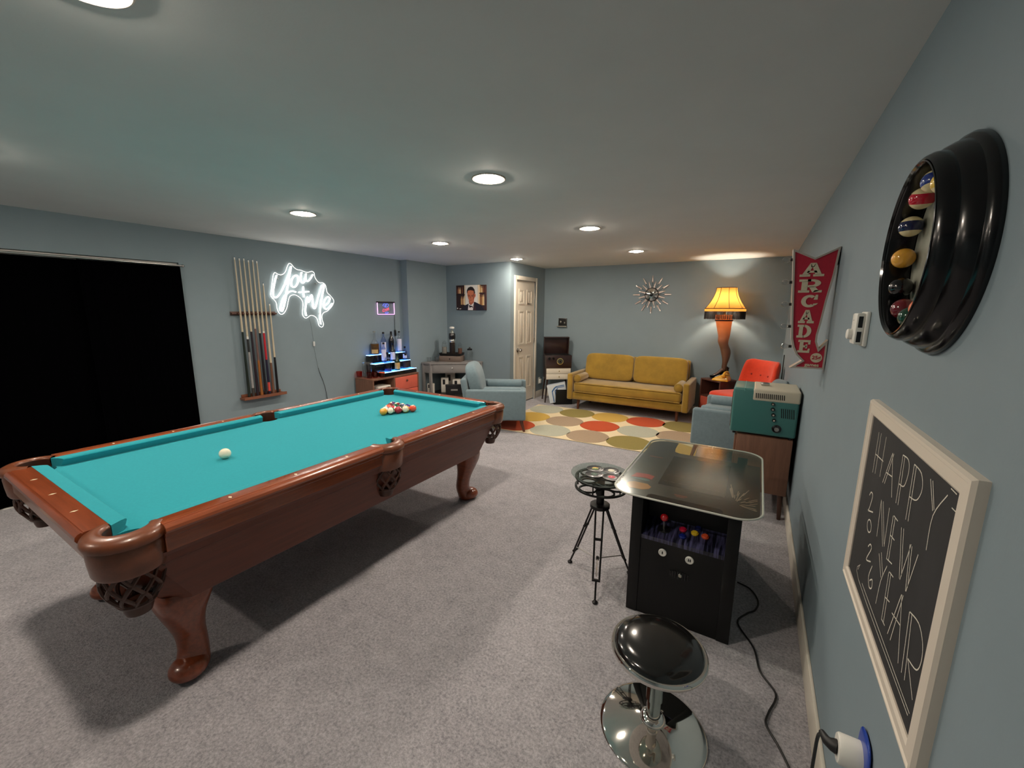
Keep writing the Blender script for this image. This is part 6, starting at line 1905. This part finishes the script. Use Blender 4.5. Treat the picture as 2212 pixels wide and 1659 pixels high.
def oval(cx, cy, rx, ry, rot=0.0, n=26, k=1.0):
    return [(cx + rx * math.cos(2 * PI * i / n) * math.cos(rot) - ry * math.sin(2 * PI * i / n) * math.sin(rot), cy + rx * math.cos(2 * PI * i / n) * math.sin(rot) + ry * math.sin(2 * PI * i / n) * math.cos(rot)) for i in range(n)]
# plain stand-ins for the printed artwork: a red banner, an amber patch, pale streaks
printed('red_banner', [[(-0.535, 2.205), (-0.46, 2.225), (-0.425, 2.215), (-0.42, 2.27), (-0.455, 2.285), (-0.52, 2.275)]], (176, 44, 44))
printed('teal_streak', [[(-0.535, 2.19), (-0.46, 2.180), (-0.43, 2.185), (-0.435, 2.205), (-0.47, 2.212)]], (86, 122, 124))
printed('amber_patch', [[(-0.53, 2.085), (-0.505, 2.055), (-0.44, 2.06), (-0.41, 2.085), (-0.405, 2.115), (-0.43, 2.145), (-0.50, 2.145), (-0.525, 2.125)]], (190, 126, 62))
st_ = []
for i in range(26):
    a_ = rg_.uniform(-0.2, 1.9); l_ = rg_.uniform(0.02, 0.10); d0 = rg_.uniform(0.03, 0.12)
    cx, cy = -0.02, 2.13
    st_.append(bar_(cx + d0 * math.cos(a_) * 0.7, cy + d0 * math.sin(a_) * 1.3, cx + min(0.095, (d0 + l_) * math.cos(a_) * 0.7), cy + (d0 + l_) * math.sin(a_) * 1.3, 0.004))
printed('pale_streaks', st_, (168, 150, 130))
st_ = []
for i in range(10):
    xa = -0.40 + i * 0.034
    st_.append(bar_(xa, 2.145 + 0.01 * math.sin(i * 2.1), xa + 0.022, 2.150 + 0.012 * math.sin(i * 1.3 + 1), 0.003))
for i in range(8):
    st_.append(bar_(sx0 + 0.03 + i * 0.036, 2.24, sx0 + 0.05 + i * 0.036, 2.24, 0.010)); st_.append(bar_(sx0 + 0.03 + i * 0.036, 2.34, sx0 + 0.045 + i * 0.036, 2.34, 0.006))
printed('screen_marks', st_, (112, 96, 104))
printed('red_caption', [bar_(-0.285, 2.085, -0.225, 2.085, 0.012), bar_(-0.275, 2.068, -0.235, 2.068, 0.008), bar_(-0.52, 2.60, -0.44, 2.60, 0.012)], (150, 80, 66))

# ================================================================ film reel side table
fr_ = thing('film_reel_table', 'black tripod side table with film reel top under round glass', 'side table', (-0.690, 2.160, 0))
M_iron = mat('black_iron', rgb(26, 24, 24), 0.45, metal=0.4)
g = G(); g.lathe([(0.0001, 0.636), (0.163, 0.636), (0.165, 0.640), (0.163, 0.644), (0.0001, 0.644)], (-0.012, 0.012, 0), 60); g.build('glass_disc', glass_mat('disc_glass', (0.88, 0.96, 0.94), tint=0.93), fr_, smooth=30)
def reel(g, z, R=0.148):
    g.lathe([(R - 0.012, z - 0.004), (R, z - 0.004), (R, z + 0.004), (R - 0.012, z + 0.004), (R - 0.012, z - 0.004)], n=60)
    g.lathe([(0.0001, z - 0.004), (0.034, z - 0.004), (0.034, z + 0.004), (0.0001, z + 0.004)], n=30)
    for i in range(5):
        a_ = 2 * PI * i / 5 + 0.3
        cx, cy, rh = 0.086 * math.cos(a_), 0.086 * math.sin(a_), 0.050
        g.lathe([(rh - 0.006, z - 0.004), (rh + 0.003, z - 0.004), (rh + 0.003, z + 0.004), (rh - 0.006, z + 0.004), (rh - 0.006, z - 0.004)], (cx, cy, 0), 30)
for z in (0.622, 0.566):
    g = G(); reel(g, z); g.build('film_reel', M_iron, fr_, smooth=30)
for i in range(5):
    a_ = 2 * PI * i / 5 + 0.3 + PI / 5
    g = G(); g.cyl((0.13 * math.cos(a_), 0.13 * math.sin(a_), 0.566), (0.13 * math.cos(a_), 0.13 * math.sin(a_), 0.636), 0.004, n=8); g.build('spacer_pin', M_iron, fr_)
g = G(); g.cyl((0, 0, 0.455), (0, 0, 0.632), 0.022, n=24)
g.build('hub_post', M_iron, fr_)
g = G(); g.lathe([(0.0001, 0.438), (0.052, 0.438), (0.056, 0.442), (0.056, 0.460), (0.050, 0.464), (0.0001, 0.464)], n=36); g.build('collar', M_iron, fr_)
FEET = [(-0.878, 2.200), (-0.619, 1.930), (-0.530, 2.285)]
for fx, fy in FEET:
    f2 = Vector((fx + 0.690, fy - 2.160, 0.0))
    dr_ = Vector((f2.x, f2.y, 0)).normalized(); sd = Vector((-dr_.y, dr_.x, 0))
    top = dr_ * 0.036 + Vector((0, 0, 0.440))
    knee = top.lerp(f2, 0.78)
    leg = G()
    for s in (-1, 1):
        leg.tube([top + sd * (0.022 * s), knee + sd * (0.017 * s)], 0.0055, 8)
    for k in (0.42, 0.98):
        c = top.lerp(knee, k); leg.tube([c - sd * 0.022, c + sd * 0.022], 0.008, 8)
    leg.build('leg', M_iron, fr_)
    lo = G(); lo.cyl(knee, f2 + Vector((0, 0, 0.01)), 0.0055, n=10); lo.lathe([(0.0001, 0.001), (0.014, 0.001), (0.015, 0.008), (0.008, 0.016), (0.0001, 0.018)], tuple(f2), 16)
    lo.build('leg_foot', M_iron, fr_)
    br_ = G(); br_.tube([top.lerp(f2, 0.72), Vector((0, 0, 0.115))], 0.0035, 6); br_.build('spreader_bar', M_steel, fr_)
g = G(); g.lathe([(0.0001, 0.105), (0.009, 0.105), (0.009, 0.125), (0.0001, 0.130)], n=12); g.build('spreader_hub', M_iron, fr_)
# record coasters on the glass
M_vinyl = mat('vinyl_black', rgb(18, 18, 20), 0.3, coat=0.2)
for x, y, c, c2, lab in ((-0.745, 2.212, (222, 176, 60), (70, 130, 70), 'record coaster with half yellow, half green label on the reel table'), (-0.655, 2.232, (222, 214, 190), None, 'record coaster with a cream label on the reel table'), (-0.722, 2.130, (34, 74, 52), None, 'record coaster with an all dark green label on the reel table'), (-0.625, 2.140, (206, 66, 84), None, 'record coaster with a pink label beside the arcade table')):
    t = thing('record_coaster', lab, 'coaster', (x, y, 0.6445), 0.4, 'record coasters on the reel table')
    g = G(); g.lathe([(0.0001, 0.0), (0.050, 0.0), (0.051, 0.001), (0.050, 0.002), (0.038, 0.0022), (0.037, 0.0026), (0.022, 0.0022), (0.0001, 0.0022)], n=40); g.build('disc', M_vinyl, t)
    g = G(); g.lathe([(0.0001, 0.0028), (0.0185, 0.0028), (0.019, 0.0022)], n=30); lb = g.build('paper_label', mat('coaster_label', rgb(*c), 0.5), t)
    if c2:
        g = G(); g.prism([(0.0185 * math.cos(a_), 0.0185 * math.sin(a_)) for a_ in [PI + PI * i / 14 for i in range(15)]], 0.0027, 0.0031); g.build('label_half', mat('coaster_label', rgb(*c2), 0.5), lb, smooth=0)
    g = G(); g.lathe([(0.0001, 0.0034), (0.0028, 0.0034), (0.0028, 0.0022)], n=12); g.build('spindle_dot', M_white, t)

# ================================================================ chrome stool
stl = thing('bar_stool', 'low round stool with black vinyl seat and mirror chrome disc base', 'stool', (-0.203, 1.398, 0))
g = G(); g.lathe([(0.0001, 0.386), (0.06, 0.385), (0.11, 0.379), (0.142, 0.368), (0.155, 0.354), (0.156, 0.342), (0.0001, 0.340)], n=64); g.build('seat', mat('black_vinyl', rgb(20, 19, 18), 0.16, coat=0.5), stl, smooth=60)
g = G(); g.lathe([(0.154, 0.352), (0.163, 0.352), (0.168, 0.346), (0.169, 0.338), (0.166, 0.331), (0.158, 0.328), (0.10, 0.322), (0.05, 0.318), (0.0001, 0.318)], n=64)
st_seat = g.build('seat_ring', M_chrome, stl)
g = G(); g.lathe([(0.0001, 0.318), (0.045, 0.318), (0.035, 0.290), (0.030, 0.28), (0.030, 0.13), (0.0245, 0.125), (0.0245, 0.05)], n=32); g.build('column', M_chrome, stl)
g = G(); g.lathe([(0.026, 0.034), (0.044, 0.034), (0.046, 0.042), (0.044, 0.050), (0.034, 0.058), (0.026, 0.060)], n=36); g.build('column_collar', M_chrome, stl)
g = G(); g.lathe([(0.0001, 0.046), (0.04, 0.043), (0.09, 0.034), (0.14, 0.021), (0.175, 0.011), (0.190, 0.006), (0.1925, 0.003), (0.191, 0.0005), (0.0001, 0.0005)], n=96); g.build('base', M_chrome, stl, smooth=60)
